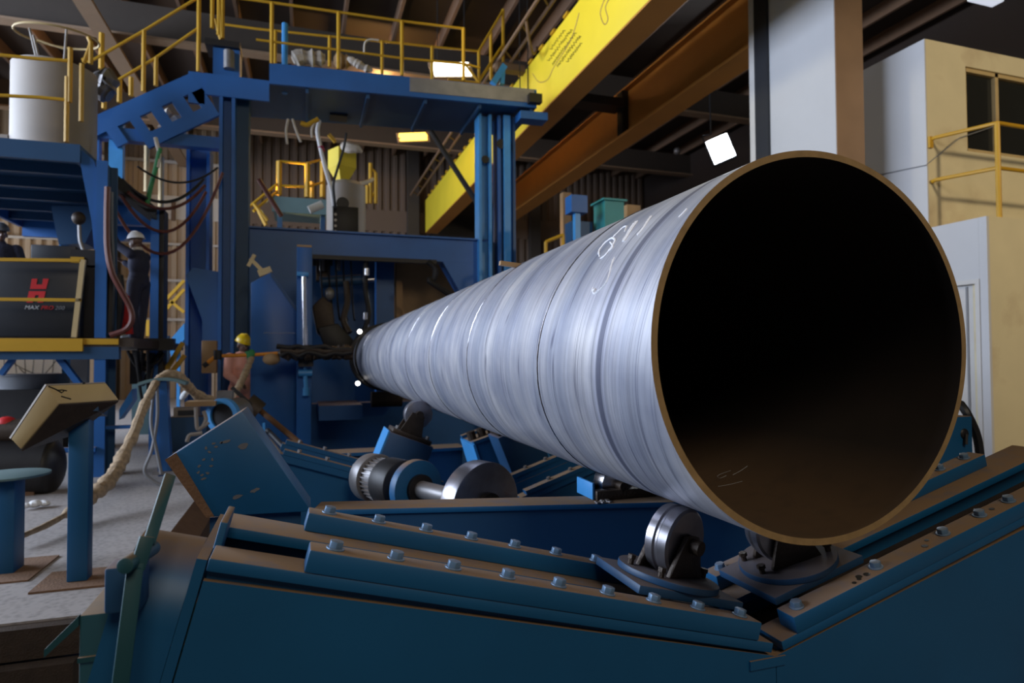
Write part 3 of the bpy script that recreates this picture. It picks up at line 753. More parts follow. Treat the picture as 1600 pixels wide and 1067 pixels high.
MB().tube(sm([mc+V((-.02, -.1, -.11)), mc+V((-.08, -.15, -.16)), mc+V((-.16, -.12, -.3)), mc+V((-.3, .1, -.34))], 6), .008, 6).build('power_lead', M['cable'], dv)
MB().box(mc.x-.05, mc.x+.01, mc.y-.17, mc.y-.13, mc.z-.16, mc.z-.1).build('cable_gland', M['castiron'], dv)

# ================================================================== SECOND ROLLER CRADLE
T2 = radians(18.2); BY = 4.22; BZ = .281
f2 = thing('roller_cradle', 'second blue roller cradle, behind the drive motor, with dusty bolted rails', 'roller frame', (PX, BY+.3, PITZ))
for side in (-1, 1):
    A = arm(side, PX, BY, BZ, T2)
    for ya, yb in ((0, .07), (.5, .57)):
        MB(A).box(.25, 1.44, ya, yb, -.03, .0).build('keeper_bar', M['teal'], f2)
        MB(A).box(.2, 1.46, ya+.004, yb+.03, -.075, -.031).build('rail_flange', M['teal'], f2)
        for k in range(6):
            MB(A).cyl((.45+.18*k, ya+.035, 0), (.45+.18*k, ya+.035, .02), .015, n=6).build('hex_bolt', M['castiron'], f2)
    MB(A).box(.0, 1.44, .03, .05, -.75, -.076).build('face_plate', M['teal'], f2)
    MB(A).box(.0, 1.44, .5, .52, -.75, -.076).build('face_plate', M['teal'], f2)
    MB(A).box(.9, .92, -.035, -.001, -.06, .01).build('clamp', M['dirt'], f2) if side > 0 else None
MB().box(.2, 2.3, BY+.06, BY+.48, PITZ, -.35).build('base_block', M['blued'], f2)

# roller pedestals that carry the pipe further back
def pedestal(side, yc, lab):
    th = radians(40); rr_ = .11
    n = V((side*sin(th), 0, -cos(th)))
    c = V((PX, yc, PZ))+n*(PR+rr_)
    t = thing('roller_pedestal', lab, 'roller', (c.x, yc, -.2), 'roller pedestals along the pipe')
    MB().cyl(c+V((0, -.05, 0)), c+V((0, .05, 0)), rr_, n=40).build('roller', M['steel'], t, bevel=.01)
    MB().cyl(c+V((0, -.1, 0)), c+V((0, .1, 0)), .03, n=16).build('axle', M['grime'], t)
    A = Matrix.Translation(c+n*.03) @ Matrix.Rotation(-side*radians(22), 4, 'Y')
    for yy in (-.09, .07):
        b = MB(A); b.prism([(-.09, yy, -.13), (.09, yy, -.13), (.05, yy, .03), (-.05, yy, .03)], (0, .02, 0)); b.build('cheek_plate', M['grime'], t)
    MB(A).box(-.15, .17, -.13, .13, -.165, -.131).build('slide_plate', M['grime'], t, bevel=.005)
    b = MB(A); b.box(-.17, .19, -.16, .16, -.62, -.1655); b.build('block_body', M['blued'], t, bevel=.006)
    MB().box(c.x-.2, c.x+.2, yc-.15, yc+.2, PITZ, c.z-.6).build('base_block', M['blued'], t)
    s_ = -.171 if side < 0 else .191
    MB(A).box(min(s_, s_+side*.012), max(s_, s_+side*.012), -.155, .155, -.61, -.16).build('block_side', M['bluel'], t)
    for xx in (-.12, .13): MB(A).cyl((xx, -.09, -.1305), (xx, -.09, -.105), .016, n=6).build('stud', M['castiron'], t)
pedestal(-1, 5.0, 'greasy roller pedestal left of the pipe behind the finned motor')
pedestal(1, 5.3, 'greasy roller pedestal hidden to the right of the pipe')

# third cradle arm beyond, right of the pipe line
c3 = P(740, 690, y=5.5)
f3 = thing('roller_cradle', 'farthest blue roller arm with a bright blue end, below the middle of the pipe', 'roller frame', (c3.x+.4, 5.6, PITZ))
A = arm(1, c3.x, 5.5, c3.z, radians(17))
MB(A).box(.0, 1.3, 0, .07, -.03, .0).build('keeper_bar', M['teal'], f3)
MB(A).box(.0, 1.3, .45, .52, -.03, .0).build('keeper_bar', M['teal'], f3)
MB(A).box(.012, 1.3, .01, .5, -.95, -.031).build('arm_body', M['teal'], f3)
MB(A).box(-.012, .011, .005, .505, -.95, -.031).build('end_plate', M['bluel'], f3, label='bright blue end plate')
for k in range(3): MB(A).cyl((.05+.1*k, .25, -.03), (.05+.1*k, .25, .05), .04, n=10).build('bolt', M['grime'], f3)
# long floor ledge in front of the machine
lz = P(600, 705, y=6.2).z
o = thing('base_beam', 'long low blue base beam with dusty top, farther back below the pipe', 'beam', (.8, 6.4, PITZ))
MB().box(-.35, 1.55, 6.2, 6.5, lz-.03, lz).build('top_plate', M['teal'], o)
MB().box(-.33, 1.53, 6.24, 6.46, PITZ, lz-.031).build('beam_body', M['blued'], o)
# teal post to the right of the pipe mouth
pp = P(1519, 650, y=2.3)
o = thing('teal_post', 'flat topped teal post between the pipe mouth and the cabin', 'post', (pp.x-.1, 2.4, PITZ))
MB().box(pp.x-.35, pp.x, 2.3, 2.5, PITZ, pp.z).build('post_body', M['teal'], o, bevel=.006)
q = P(1507, 678, y=2.3)
MB().sph(q, .028, (1, .3, 1), 12, 8).tube([q+V((0, -.008, 0)), q+V((-.01, -.012, -.05))], .01, 6).build('cable_hole', M['black'], o, label='black cable hole')
MB().tube(sm([P(1500, 630, y=2.6), P(1512, 648, y=2.55), P(1526, 680, y=2.55), P(1532, 720, y=2.55), P(1535, 770, y=2.55), (P(1535, 770, y=2.55).x, 2.55, PITZ+.02)], 6), .022, 8).build('post_cable', M['cable'], label='thick black cable drooping beside the teal post', cat='cable')
# ================================================================== FORMING MACHINE (behind, left of centre)
fm = thing('forming_mill', 'big dark blue pipe mill with an open window where the pipe comes out', 'machine', (1.2, 11.2, 0))
yf = 11.0
def q2(px, py, y=yf): v = P(px, py, y=y); return v.x, v.z
x0, zt_ = q2(380, 362); x1, zt2 = q2(760, 372)
zt_ = (zt_+zt2)/2
ox0, oz1 = q2(488, 400); ox1, oz0 = q2(650, 640)
# front plate as jambs, head and sill round the window
MB().box(x0, ox0, yf, yf+.35, -.6, zt_).build('left_plate', M['blue'], fm)
MB().box(ox0+.001, x1, yf, yf+.35, oz1, zt_).build('head_plate', M['blue'], fm)
b = MB(); b.prism([(2.35, yf, oz1-.001), (x1, yf, oz1-.001), (x1, yf, -.6), (1.9, yf, -.6), (1.9, yf, 1.5), (2.75, yf, 2.35)], (0, .35, 0)); b.build('right_plate', M['blue'], fm)
MB().box(ox0+.001, 1.899, yf, yf+.35, -.6, .55).build('sill_plate', M['blue'], fm)
MB().box(x0, x1+.02, yf-.06, yf+1.6, zt_+.001, zt_+.03).build('top_plate', M['blue'], fm)
MB().box(x1+.001, x1+.35, yf+.1, yf+.5, -.6, zt_).build('side_column', M['blued'], fm)
MB().box(1.9, 3.1, 12.52, 12.6, -.6, zt_).build('rear_or_added_plate', M['blued'], fm)
MB().box(x0, 1.6, 12.5, 12.6, -.6, zt_).build('rear_or_added_plate', M['blued'], fm)  # dark plate added behind the window to keep its inside dark
MB().box(1.601, 3.1, 12.45, 12.5, -.6, zt_).build('rear_board', M['wood'], fm)
# inside the window
xa = P(588, 460, y=11.9).x; xb = P(616, 460, y=11.9).x
MB().box(xa, xb, 11.9, 12.2, -.6, zt_-.02).build('inner_column', M['blue'], fm)
xa = P(619, 440, y=12.1).x; xb = P(629, 440, y=12.1).x
MB().box(xa, xb, 12.1, 12.2, 1.2, zt_-.02).build('inner_strip', M['wood'], fm)
c0, c1 = P(500, 441, y=11.5), P(565, 437, y=11.5)
MB().cyl(c0, c1, .10, n=20).build('hydraulic_cylinder', M['blued'], fm)
MB().cyl(c1, c1+V((.22, 0, .01)), .05, n=14).build('piston_rod', M['chrome'], fm)
c0 = P(505, 420, y=11.7); MB().box(c0.x-.12, c0.x+.12, 11.6, 11.9, c0.z-.22, c0.z+.2).build('valve_block', M['grime'], fm)
c0 = P(495, 405, y=11.7)
for i in range(4):
    c0 = P(490+i*13, 415+8*(i % 2), y=11.5); MB().cyl(c0, c0+V((0, 0, .25)), .045, n=10).build('valve', M['castiron' if i % 2 else 'black'], fm)
# forming head : shoe, arms and torches
hc = P(505, 488, y=11.2)
b = MB(); b.prism([P(488, 478, y=11.1), P(505, 462, y=11.1), P(520, 475, y=11.1), P(523, 505, y=11.1), P(545, 530, y=11.1), P(522, 542, y=11.1), P(496, 520, y=11.1)], (0, .5, 0)); b.build('forming_shoe', M['grime'], fm, bevel=.02)
b = MB(); b.prism([P(496, 512, y=10.98), P(528, 505, y=10.98), P(556, 535, y=10.98), P(552, 560, y=10.98), P(530, 560, y=10.98), P(506, 538, y=10.98)], (0, .3, 0)); b.build('forming_roll', M['black'], fm, bevel=.02)
b = MB(); b.tube(sm([P(541, 440, y=11.2), P(543, 470, y=11.15), P(537, 500, y=11.1), P(546, 520, y=11.0)], 6), .055, 10); b.build('torch_arm', M['grime'], fm)
b = MB(); b.tube(sm([P(572, 405, y=11.1), P(571, 450, y=11.1), P(576, 490, y=11.0), P(568, 520, y=10.95)], 6), .045, 10); b.build('torch_arm', M['black'], fm)
for q in ((573, 425), (571, 494), (573, 512)):
    c0 = P(*q, y=10.98); MB().cyl(c0+V((0, 0, -.06)), c0+V((0, 0, .06)), .05, n=12).build('flux_nozzle', M['chrome'], fm)
c0 = P(515, 459, y=11.05); MB().sph(c0, .085, (1, .8, 1.3)).build('float_valve', M['castiron'], fm)
for i in range(5):
    random.seed(20+i); a = P(500+i*12, 402, y=11.45); c = P(510+i*11, 500, y=11.2)
    MB().tube(sag(a, c, random.uniform(.05, .3), 10), .018, 6).build('hose', M['cable'], fm)
# C shaped latch right of the window
pts = sm([P(668, 408, y=10.95), P(680, 420, y=10.95), P(678, 436, y=10.95), P(670, 438, y=10.95), P(690, 452, y=10.95), P(705, 462, y=10.95)], 5)
MB().tube(pts, .05, 8).build('latch_arm', M['black'], fm)
MB().box(P(488, 402, y=10.97).x, P(682, 402, y=10.97).x, 10.94, 10.999, oz1-.05, oz1+.02).build('window_lip', M['black'], fm)
# low ledges
for px_, py_, qx, qy, h in ((402, 632, 462, 632, .1), (498, 634, 566, 634, .22)):
    a = P(px_, py_, y=9.9); c = P(qx, qy, y=9.9)
    MB().box(a.x, c.x, 9.85, 10.99, a.z-h, a.z).build('ledge', M['blue'], fm)
c0 = P(580, 625, y=10.6); MB().cyl(c0, c0+V((.5, .0, 0)), .12, n=14).build('lower_roll', M['grime'], fm)
c0 = P(590, 620, y=10.3); MB().box(c0.x-.1, c0.x+.3, 10.2, 10.4, c0.z-.05, c0.z+.08).build('lower_bracket', M['grime'], fm)
# the dark band where the strip closes round the pipe
for yy, r_, w_ in ((10.35, PR+.004, .05), (10.5, PR+.02, .18), (9.75, PR+.003, .02)):
    MB().ring((PX, yy, PZ), (PX, yy+w_, PZ), r_+.03, r_, 72).build('guide_ring', M['black'], fm)
for q in ((562, 518), (559, 599)):
    t_ = P(*q, y=10.25)
    l_ = thing('work_lamp', 'small glowing work lamp '+('above' if q[1] < 550 else 'below')+' the far end of the pipe', 'lamp', t_)
    MB().sph(t_, .034).build('bulb', M['bulb'], l_)
    MB().cyl(t_+V((0, .036, 0)), t_+V((0, .25, .0)), .035, n=12).build('holder', M['cabinet'], l_)
lz_ = P(400, 520, y=9.5)
# clamp stand : chamfered blue plate with a lever on top, and the screw post in front
yc_ = 9.5
cs = thing('clamp_stand', 'blue plate stand with a sloping shoulder, carrying a small clamp lever', 'machine stand', (-.4, yc_, 0))
o = [P(392, 442, y=yc_), P(423, 425, y=yc_), P(464, 482, y=yc_)]
b = MB(); b.prism([o[0], o[1], o[2], (o[2].x, yc_, -.4), (o[0].x, yc_, -.4)], (0, .22, 0)); b.build('plate', M['blue'], cs, bevel=.008)
b = MB(); b.prism([o[1]+V((.0, -.012, .012)), o[2]+V((.0, -.012, .012)), o[2]+V((0, -.012, -.06)), o[1]+V((.0, -.012, -.06))], (0, .245, 0)); b.build('sloping_lip', M['blued'], cs)
b = MB(); b.bar(P(404, 428, y=yc_+.1), P(424, 421, y=yc_+.1), .1, .09); b.build('clamp_block', M['tan'], cs)
b = MB(); b.bar(P(411, 424, y=yc_+.2), P(391, 404, y=yc_+.2), .06, .05).bar(P(388, 416, y=yc_+.2), P(398, 398, y=yc_+.2), .05, .05); b.build('clamp_lever', M['tan'], cs)
random.seed(9); q_0 = P(412, 520, y=yc_-.003)
MB().tube([q_0+V((.0145*k, 0, (.012 if k % 2 else -.012)*random.uniform(.3, 1))) for k in range(30)], .003, 4).build('stencilled_line', M['whitet'], cs, label='faint worn line of stencilled lettering')
yp = 9.2
sp2 = thing('screw_post', 'tall blue post with a chrome rod, between the clamp stand and the pipe', 'post', (0, yp, 0))
xa, z1_ = P(464, 390, y=yp).x, P(475, 386, y=yp).z; xb = P(487, 390, y=yp).x
MB().box(xa, xb, yp, yp+.3, -.5, z1_).build('post_body', M['blue'], sp2, bevel=.006)
MB().box(xa, xb, yp-.004, yp+.3, z1_+.0005, z1_+.03).build('cap', M['wood'], sp2)
a, c = P(475, 432, y=yp-.06), P(477, 545, y=yp-.06)
MB().cyl(c, a, .035, n=16).build('chrome_rod', M['chrome'], sp2)
MB().box(xa, a.x+.06, yp-.1, yp-.001, a.z, a.z+.06).build('rod_bracket', M['bluel'], sp2, bevel=.01)
a = P(477, 585, y=yp-.06)
MB().cyl(c-V((0, 0, .03)), a, .025, n=12).build('lower_rod', M['bluel'], sp2)
MB().cyl(a+V((-.09, 0, .02)), a+V((.09, 0, .02)), .05, n=14).build('rod_clamp', M['bluel'], sp2)
MB().cyl(a, P(478, 606, y=yp-.06), .03, n=12).cyl(P(478, 606, y=yp-.06), P(478, 618, y=yp-.06), .045, n=12).build('rod_handle', M['bluel'], sp2)
# inside welding boom
yb_ = 8.9
bm2 = thing('welding_boom', 'orange pole boom with a charred wrapped end reaching into the far pipe edge', 'boom', P(450, 552, y=yb_))
MB().tube(sm([P(347, 556, y=yb_), P(400, 554, y=yb_), P(450, 551, y=yb_), P(470, 550, y=yb_)], 5), .024, 10).build('pole', M['orangep'], bm2)
MB().tube([P(344, 555, y=yb_), P(337, 557, y=yb_), P(320, 570, y=yb_)], .026, 10).build('elbow', M['orangep'], bm2)
MB().cyl(P(325, 567, y=yb_), P(318, 572, y=yb_), .032, n=10).build('tip', M['cable'], bm2)
MB().cyl(P(340, 547, y=yb_), P(340, 562, y=yb_), .05, n=12).build('joint', M['black'], bm2)
n_ = 24; pts = [P(410+i*(141/n_), 555-i*.12 + random.uniform(-1.5, 1.5), y=yb_) for i in range(n_+1)]
MB().tube([P(434, 552, y=yb_)+V((0, 0, .0))]+[P(450+i*4.2, 551+random.uniform(-1, 1), y=yb_) for i in range(25)], [.03]+[.10+random.uniform(-.02, .02) for i in range(25)], 10).build('charred_sleeve', M['grime'], bm2)
MB().tube(sm([P(432, 541, y=yb_), P(450, 543, y=yb_), P(480, 543, y=yb_), P(550, 545, y=yb_)], 6), .035, 8).build('burnt_hose', M['black'], bm2)
MB().sph(P(424, 561, y=yb_), .10, (1.1, .8, .8)).build('fibre_wrap', M['wood'], bm2, label='tan fibre wrapping')
MB().sph(P(393, 553, y=yb_), .06, (.8, .8, 1)).tube([P(388, 548, y=yb_), P(392, 560, y=yb_)], .045, 8).build('green_tape', M['green'], bm2)
MB().box(*(P(466, 575, y=yb_).x, P(490, 575, y=yb_).x), yb_+.1, yb_+.28, P(475, 573, y=yb_).z, P(475, 556, y=yb_).z).build('boom_saddle', M['black'], bm2)

for k in range(3):
    random.seed(60+k)
    MB().tube(sm([P(438+i*14, 548+5*(k-1)+random.uniform(-4, 4), y=yb_-.09) for i in range(9)], 4), .032, 8).build('burnt_hose', M['grime' if k % 2 else 'black'], bm2)
# plant on the top of the machine
hp = thing('flux_hopper', 'yellow feed hopper with a pale drum under it on top of the blue machine', 'hopper', P(540, 350, y=11.9))
yh = 11.9
a = [P(516, 225, y=yh), P(556, 226, y=yh), P(556, 252, y=yh), P(516, 254, y=yh)]
b = MB(); zt3 = a[0].z; zb3 = a[3].z; xc_ = (a[0].x+a[1].x)/2; hw = (a[1].x-a[0].x)/2; zz3 = P(538, 281, y=yh).z
T_ = Matrix.Translation((xc_, yh+.3, 0)) @ Matrix.Rotation(radians(28), 4, 'Z')
b = MB(T_); h_ = hw*.82
b.hexa([(-h_, -h_, zb3), (h_, -h_, zb3), (h_, h_, zb3), (-h_, h_, zb3), (-h_, -h_, zt3), (h_, -h_, zt3), (h_, h_, zt3), (-h_, h_, zt3)])
b.hexa([(-.06, -.06, zz3), (.06, -.06, zz3), (.06, .06, zz3), (-.06, .06, zz3), (-h_, -h_, zb3-.001), (h_, -h_, zb3-.001), (h_, h_, zb3-.001), (-h_, h_, zb3-.001)])
b.build('hopper_body', M['yellowg'], hp)
MB().bar(P(524, 222, y=yh), P(514, 210, y=yh), .06, .06).build('lid_handle', M['yellow'], hp)
b = MB(); b.tube(sm([P(537, 228, y=yh+.1), P(546, 231, y=yh-.05), P(558, 233, y=yh-.1), P(566, 238, y=yh-.1)], 5), [.03, .09, .1, .1, .1, .1, .09, .09, .08, .08, .08, .07, .05, .04, .03, .02][:16], 8); b.build('cloth_cover', M['cloth'], hp)
dc_ = P(541, 318, y=yh+.35); zt4 = P(541, 285, y=yh+.3).z
b = MB(); b.cyl((dc_.x, yh+.35, zt_+.03), (dc_.x, yh+.35, zt4-.08), .36, n=36).cyl((dc_.x, yh+.35, zt4-.0801), (dc_.x, yh+.35, zt4), .36, .27, n=36)
b.build('drum', M['white'], hp)
vb = P(540, 338, y=11.4)
v_ = thing('clevis_block', 'black bolted lifting block in front of the pale drum', 'lifting block', (vb.x, 11.4, zt_+.03))
za, zb_ = zt_+.031, P(540, 323, y=11.4).z
MB().box(P(520, 340, y=11.4).x, P(560, 340, y=11.4).x, 11.38, 11.46, za, zb_).build('plate', M['black'], v_, bevel=.01)
MB().cyl((vb.x-.05, 11.40, zb_+.06), (vb.x-.05, 11.44, zb_+.06), .11, n=20).build('eye', M['black'], v_)
for i in range(4):
    MB().cyl((P(523, 0, y=11.38).x+.02, 11.365, za+.07+.1*i), (P(523, 0, y=11.38).x+.02, 11.38, za+.07+.1*i), .025, n=8).build('bolt_head', M['castiron'], v_)
# pale fluorescent tube and small things on the ledge
MB().cyl(P(483, 328, y=11.3), P(504, 319, y=11.3), .07, n=14).build('lamp_tube', M['tarp'], label='pale tube lamp lying tilted left of the drum', cat='lamp')
wt = P(500, 270, y=12)
MB().tube(sm([P(499, 188, y=11.6), P(496, 205, y=11.6), P(500, 228, y=11.6), P(505, 250, y=11.5), P(512, 276, y=11.5), P(519, 300, y=11.5), P(522, 322, y=11.5)], 6), .035, 8).build('pale_hose', M['hat_w'], label='pale grey hose hanging down to the drum from the gantry', cat='hose')
MB().cyl(P(501, 229, y=11.6), P(504, 237, y=11.6), .05, n=12).build('red_sleeve', mat('magenta_tape', (.35, .02, .08), .6), label='dark red sleeve on the pale hose', cat='sleeve')
MB().tube(sm([P(541, 208, y=11.2), P(537, 232, y=11.2), P(526, 268, y=11.2), P(521, 290, y=11.2), P(524, 325, y=11.3)], 6), .025, 6).build('black_lead', M['cable'], label='black lead hanging in front of the yellow hopper', cat='cable')
for k, pts in enumerate((((450, 186), (447, 205), (449, 225)), ((457, 186), (463, 205), (470, 222)), ((492, 190), (487, 203), (488, 215)))):
    MB().tube(sm([P(*q, y=10.9) for q in pts], 5), .022, 6).build('rag_strip', M['cloth'], label=['pale rag strip hanging straight under the gantry, leftmost of three', 'pale rag strip hanging slanted under the gantry, middle of three', 'short pale rag strip under the gantry beside the pale hose'][k], cat='rag')
MB().tube(sm([P(470, 192, y=10.9), P(480, 195, y=10.9), P(490, 190, y=10.9), P(497, 186, y=10.9)], 5), .04, 8).build('yellow_hook', M['yellow'], label='yellow hook bar under the gantry beam at the top of the pale hose', cat='hook')
# rear service deck with yellow rails behind the machine
yd = 14.0
sd = thing('service_deck', 'grey green service deck with yellow hand rails behind the blue machine', 'platform', (0, yd, 0))
a, c = P(425, 307, y=yd), P(512, 310, y=yd)
MB().box(a.x, c.x, yd, yd+1.6, a.z-.18, a.z).build('deck', M['greyteal'], sd)
MB().box(a.x, c.x, yd-.05, yd-.001, P(440, 332, y=yd).z, a.z).build('apron', M['greyteal'], sd)
for xx in (a.x+.1, c.x-.15):
    MB().box(xx, xx+.1, yd+.1, yd+.2, 0, a.z-.18).build('leg', M['blued'], sd)
def rail(par, pts, y, r=.028, mt='yellow', nm='rail'):
    MB().tube([P(px_, py_, y=(y if not isinstance(y, (list, tuple)) else y[i])) for i, (px_, py_) in enumerate(pts)], r, 8).build(nm, M[mt], par)
def posts(par, lst, y, r=.034, mt='yellow'):
    for (px_, pa, pb) in lst:
        t1 = P(px_, pa, y=y); t0 = P(px_, pb, y=y)
        MB().cyl((t1.x, y, t0.z), (t1.x, y, t1.z), r, n=8).build('post', M[mt], par)
posts(sd, ((436, 252, 305), (480, 256, 308)), yd+.05, .055); posts(sd, ((504, 250, 308),), yd+1.2, .055); posts(sd, ((487, 284, 309),), yd+.9, .05)
rail(sd, ((436, 252), (480, 256)), yd+.05); rail(sd, ((480, 255), (504, 249)), (yd+.05, yd+1.2)); rail(sd, ((436, 290), (480, 292)), yd+.05); rail(sd, ((480, 292), (504, 285)), (yd+.05, yd+1.2))
rail(sd, ((436, 285), (396, 318), (388, 325)), (yd+.05, yd-.3, yd-.3)); rail(sd, ((436, 297), (396, 330)), (yd+.05, yd-.3))
rail(sd, ((396, 318), (418, 345)), yd-.3, .04); rail(sd, ((402, 325), (416, 352)), yd-.3, .04)
sr = thing('hand_rail', 'yellow hand rail fragment to the right of the yellow hopper', 'railing', P(580, 318, y=13.6))
posts(sr, ((574, 290, 318), (579, 255, 318), (587, 270, 318)), 13.6, .04); rail(sr, ((579, 262), (587, 270)), 13.6); rail(sr, ((577, 312), (588, 297)), 13.6)
MB().tube(sm([P(562, 287, y=12.2), P(574, 284, y=12.6), P(582, 280, y=13.3)], 5), .04, 8).build('pale_pipe', M['cloth'], label='short pale pipe leading right from the drum to the yellow rail', cat='pipe')
# brace rods
MB().cyl(P(673, 205, y=11.2), P(746, 318, y=11.2), .05, n=10).build('brace_rod', M['black'], label='black diagonal brace rod left of the bright blue gantry column', cat='rod')
MB().cyl(P(404, 280, y=11.6), P(440, 338, y=11.6), .04, n=8).build('red_rod', M['redhose'], label='dark red slanted rod left of the service deck', cat='rod')

# ================================================================== GANTRY
gy = 10.5
ga = thing('gantry', 'tall blue gantry with a railed walkway beam spanning the pipe mill', 'gantry', (1, gy, 0))
def column(par, pxa, pxb, y, ztop, d=.34, mt='blue', z0=-.3):
    a = P(pxa, 380, y=y).x; c = P(pxb, 380, y=y).x
    MB().box(a, a+.05, y, y+d, z0, ztop).build('column_flange', M[mt], par)
    MB().box(a+.051, c-.051, y+d*.4, y+d*.55, z0, ztop).build('column_web', M[mt], par)
    MB().box(c-.05, c, y, y+d, z0, ztop).build('column_flange', M[mt], par)
zbt, zbb = 5.93, 5.60
column(ga, 341, 366, gy, zbb); 
a = P(366, 300, y=gy).x; MB().box(a+.005, P(386, 300, y=gy).x, gy+.25, gy+.6, -.3, zbb).build('column_back', M['blued'], ga)
column(ga, 290, 327, 11.2, P(300, 228, y=11.2).z, .4)
b = MB(); yq_ = 10.75
b.prism([P(290, 430, y=yq_), P(302, 418, y=yq_), P(345, 425, y=yq_), P(345, 545, y=yq_), P(316, 545, y=yq_), P(316, 500, y=yq_)], (0, .2, 0)); b.build('gusset_plate', M['blued'], ga)
column(ga, 749, 769, gy+.35, zbb+.12, .3, 'bluel'); column(ga, 779, 806, gy+.35, zbb+.12, .34, 'blue')
MB().box(P(787, 300, y=gy+.34).x, P(797, 300, y=gy+.34).x, gy+.3, gy+.345, -.3, zbb+.12).build('column_cover', M['bluel'], ga)
for px_, py_ in ((758, 249), (783, 225)):
    q = P(px_, py_, y=gy+.345); MB().cyl(q, q+V((0, -.012, 0)), .09 if px_ > 770 else .07, n=14).build('slot_hole', M['black'], ga)
xa = P(320, 130, y=gy).x; xb = P(838, 160, y=gy).x
xf_ = P(421, 110, y=gy).x
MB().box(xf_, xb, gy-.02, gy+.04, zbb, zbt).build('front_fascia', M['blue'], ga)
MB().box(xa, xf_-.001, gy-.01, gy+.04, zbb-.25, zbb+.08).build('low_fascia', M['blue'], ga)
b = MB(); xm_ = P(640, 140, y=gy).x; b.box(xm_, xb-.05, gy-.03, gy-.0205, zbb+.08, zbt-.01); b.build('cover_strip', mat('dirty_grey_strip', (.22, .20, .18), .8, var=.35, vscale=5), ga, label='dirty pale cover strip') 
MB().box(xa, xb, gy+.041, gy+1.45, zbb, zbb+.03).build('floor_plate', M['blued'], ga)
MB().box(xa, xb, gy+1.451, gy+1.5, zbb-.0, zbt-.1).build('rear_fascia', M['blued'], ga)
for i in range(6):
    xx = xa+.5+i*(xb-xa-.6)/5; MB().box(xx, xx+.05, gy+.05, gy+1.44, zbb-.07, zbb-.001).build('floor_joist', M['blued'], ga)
q = P(822, 183, y=gy); MB().box(xb-.3, xb+.22, gy+.0, gy+.3, zbb-.2, zbb-.06).build('end_bracket', M['blue'], ga)
q = P(833, 172, y=gy); MB().box(q.x-.12, q.x+.12, gy-.15, gy-.021, q.z-.1, q.z+.06).build('roller_bracket', M['black'], ga)
# head block of the left column above the beam
q = P(346, 96, y=gy); MB().box(P(332, 100, y=gy).x, P(374, 100, y=gy).x, gy+.05, gy+.4, zbb+.085, P(340, 72, y=gy).z).build('head_block', M['blue'], ga)
q = P(346, 66, y=gy); MB().box(P(320, 70, y=gy).x, P(375, 70, y=gy).x, gy-.02, gy+.45, P(340, 71.5, y=gy).z, P(340, 62, y=gy).z).build('head_plate', M['black'], ga)
MB().cyl(P(358, 108, y=gy), P(358, 80, y=gy), .08, n=14).build('head_cylinder', M['castiron'], ga)
# inclined stair stringer at the left
a = [P(127, 190, y=gy), P(300, 113, y=gy), P(335, 117, y=gy), P(335, 150, y=gy), P(300, 170, y=gy), P(225, 200, y=gy), P(127, 204, y=gy)]
u_ = (a[1]-a[0]).normalized(); n2 = V((-u_.z, 0, u_.x))
L_ = (a[1]-a[0]).length
A_ = Matrix.Identity(4)
for i in range(3): A_[i][0], A_[i][1], A_[i][2], A_[i][3] = u_[i], (0, 1, 0)[i], n2[i], a[0][i]
hh = -.72
hs = [(.22*L_, .33*L_), (.42*L_, .52*L_), (.62*L_, .71*L_), (.82*L_, .90*L_)]
MB(A_).box(0, L_, 0, .06, -.26, 0).build('stringer_top', M['blue'], ga)
MB(A_).box(.35*L_, L_, 0, .06, hh, -.52).build('stringer_bottom', M['blue'], ga)
xs_ = [.12*L_]+[v for h in hs for v in h]+[L_]
for i in range(0, len(xs_), 2): MB(A_).box(xs_[i], xs_[i+1], .001, .059, hh+.2*(i == 0), -.26).build('stringer_web', M['blue'], ga)
MB().box(a[1].x-.05, xa, gy+.001, gy+.06, zbb-.4, zbb+.08).build('corner_plate', M['blue'], ga)
a = P(150, 212, y=gy).x; zc_ = P(250, 213, y=gy).z
MB().box(a, P(342, 213, y=gy).x, gy+.05, gy+.22, zc_-.09, zc_+.09).build('cross_tie', M['blue'], ga)
for pxa, pxb, pa, pb in ((140, 153, 186, 252), (168, 190, 182, 292)):
    MB().box(P(pxa, 200, y=gy).x, P(pxb, 200, y=gy).x, gy+.07, gy+.2, P(pxa, pb, y=gy).z, P(pxa, pa, y=gy).z).build('hanger_post', M['bluel' if pxa > 150 else 'blue'], ga)
# the walkway beam rises a little toward its right end
for o_ in ga.children:
    if o_.name.split('.')[0] in ('front_fascia', 'cover_strip', 'floor_plate', 'rear_fascia', 'floor_joist', 'main_girder', 'end_bracket', 'roller_bracket'):
        w0 = org(ga)
        for v_ in o_.data.vertices: v_.co.z += .035*(v_.co.x+w0.x-xa)
# walkway rails
gr = thing('walkway_rail', 'long yellow tube railing along the gantry walkway', 'railing', (1, gy, zbt))
fy, by = gy-.01, gy+1.46
posts(gr, ((425, 4, 100), (529, 19, 108), (628, 33, 118), (724, 44, 126)), fy, .03)
rail(gr, ((330, -9), (425, 4), (529, 19), (628, 33), (726, 45)), fy, .022); rail(gr, ((400, 62), (529, 78), (628, 91), (727, 100), (750, 106)), fy, .02)
posts(gr, ((430, 48, 104), (515, 56, 104), (597, 64, 116), (675, 72, 126), (748, 79, 130)), by, .03)
rail(gr, ((335, 36), (400, 45), (515, 57), (600, 65), (675, 73), (748, 80)), by, .022); rail(gr, ((700, 124), (748, 129)), by, .02)
posts(gr, ((786, 15, 102), (767, 50, 125)), by+.2, .034); rail(gr, ((748, 80), (786, 16)), (by, by+.2), .024); rail(gr, ((748, 127), (786, 70)), (by, by+.2), .03); rail(gr, ((727, 100), (748, 128)), by, .03)
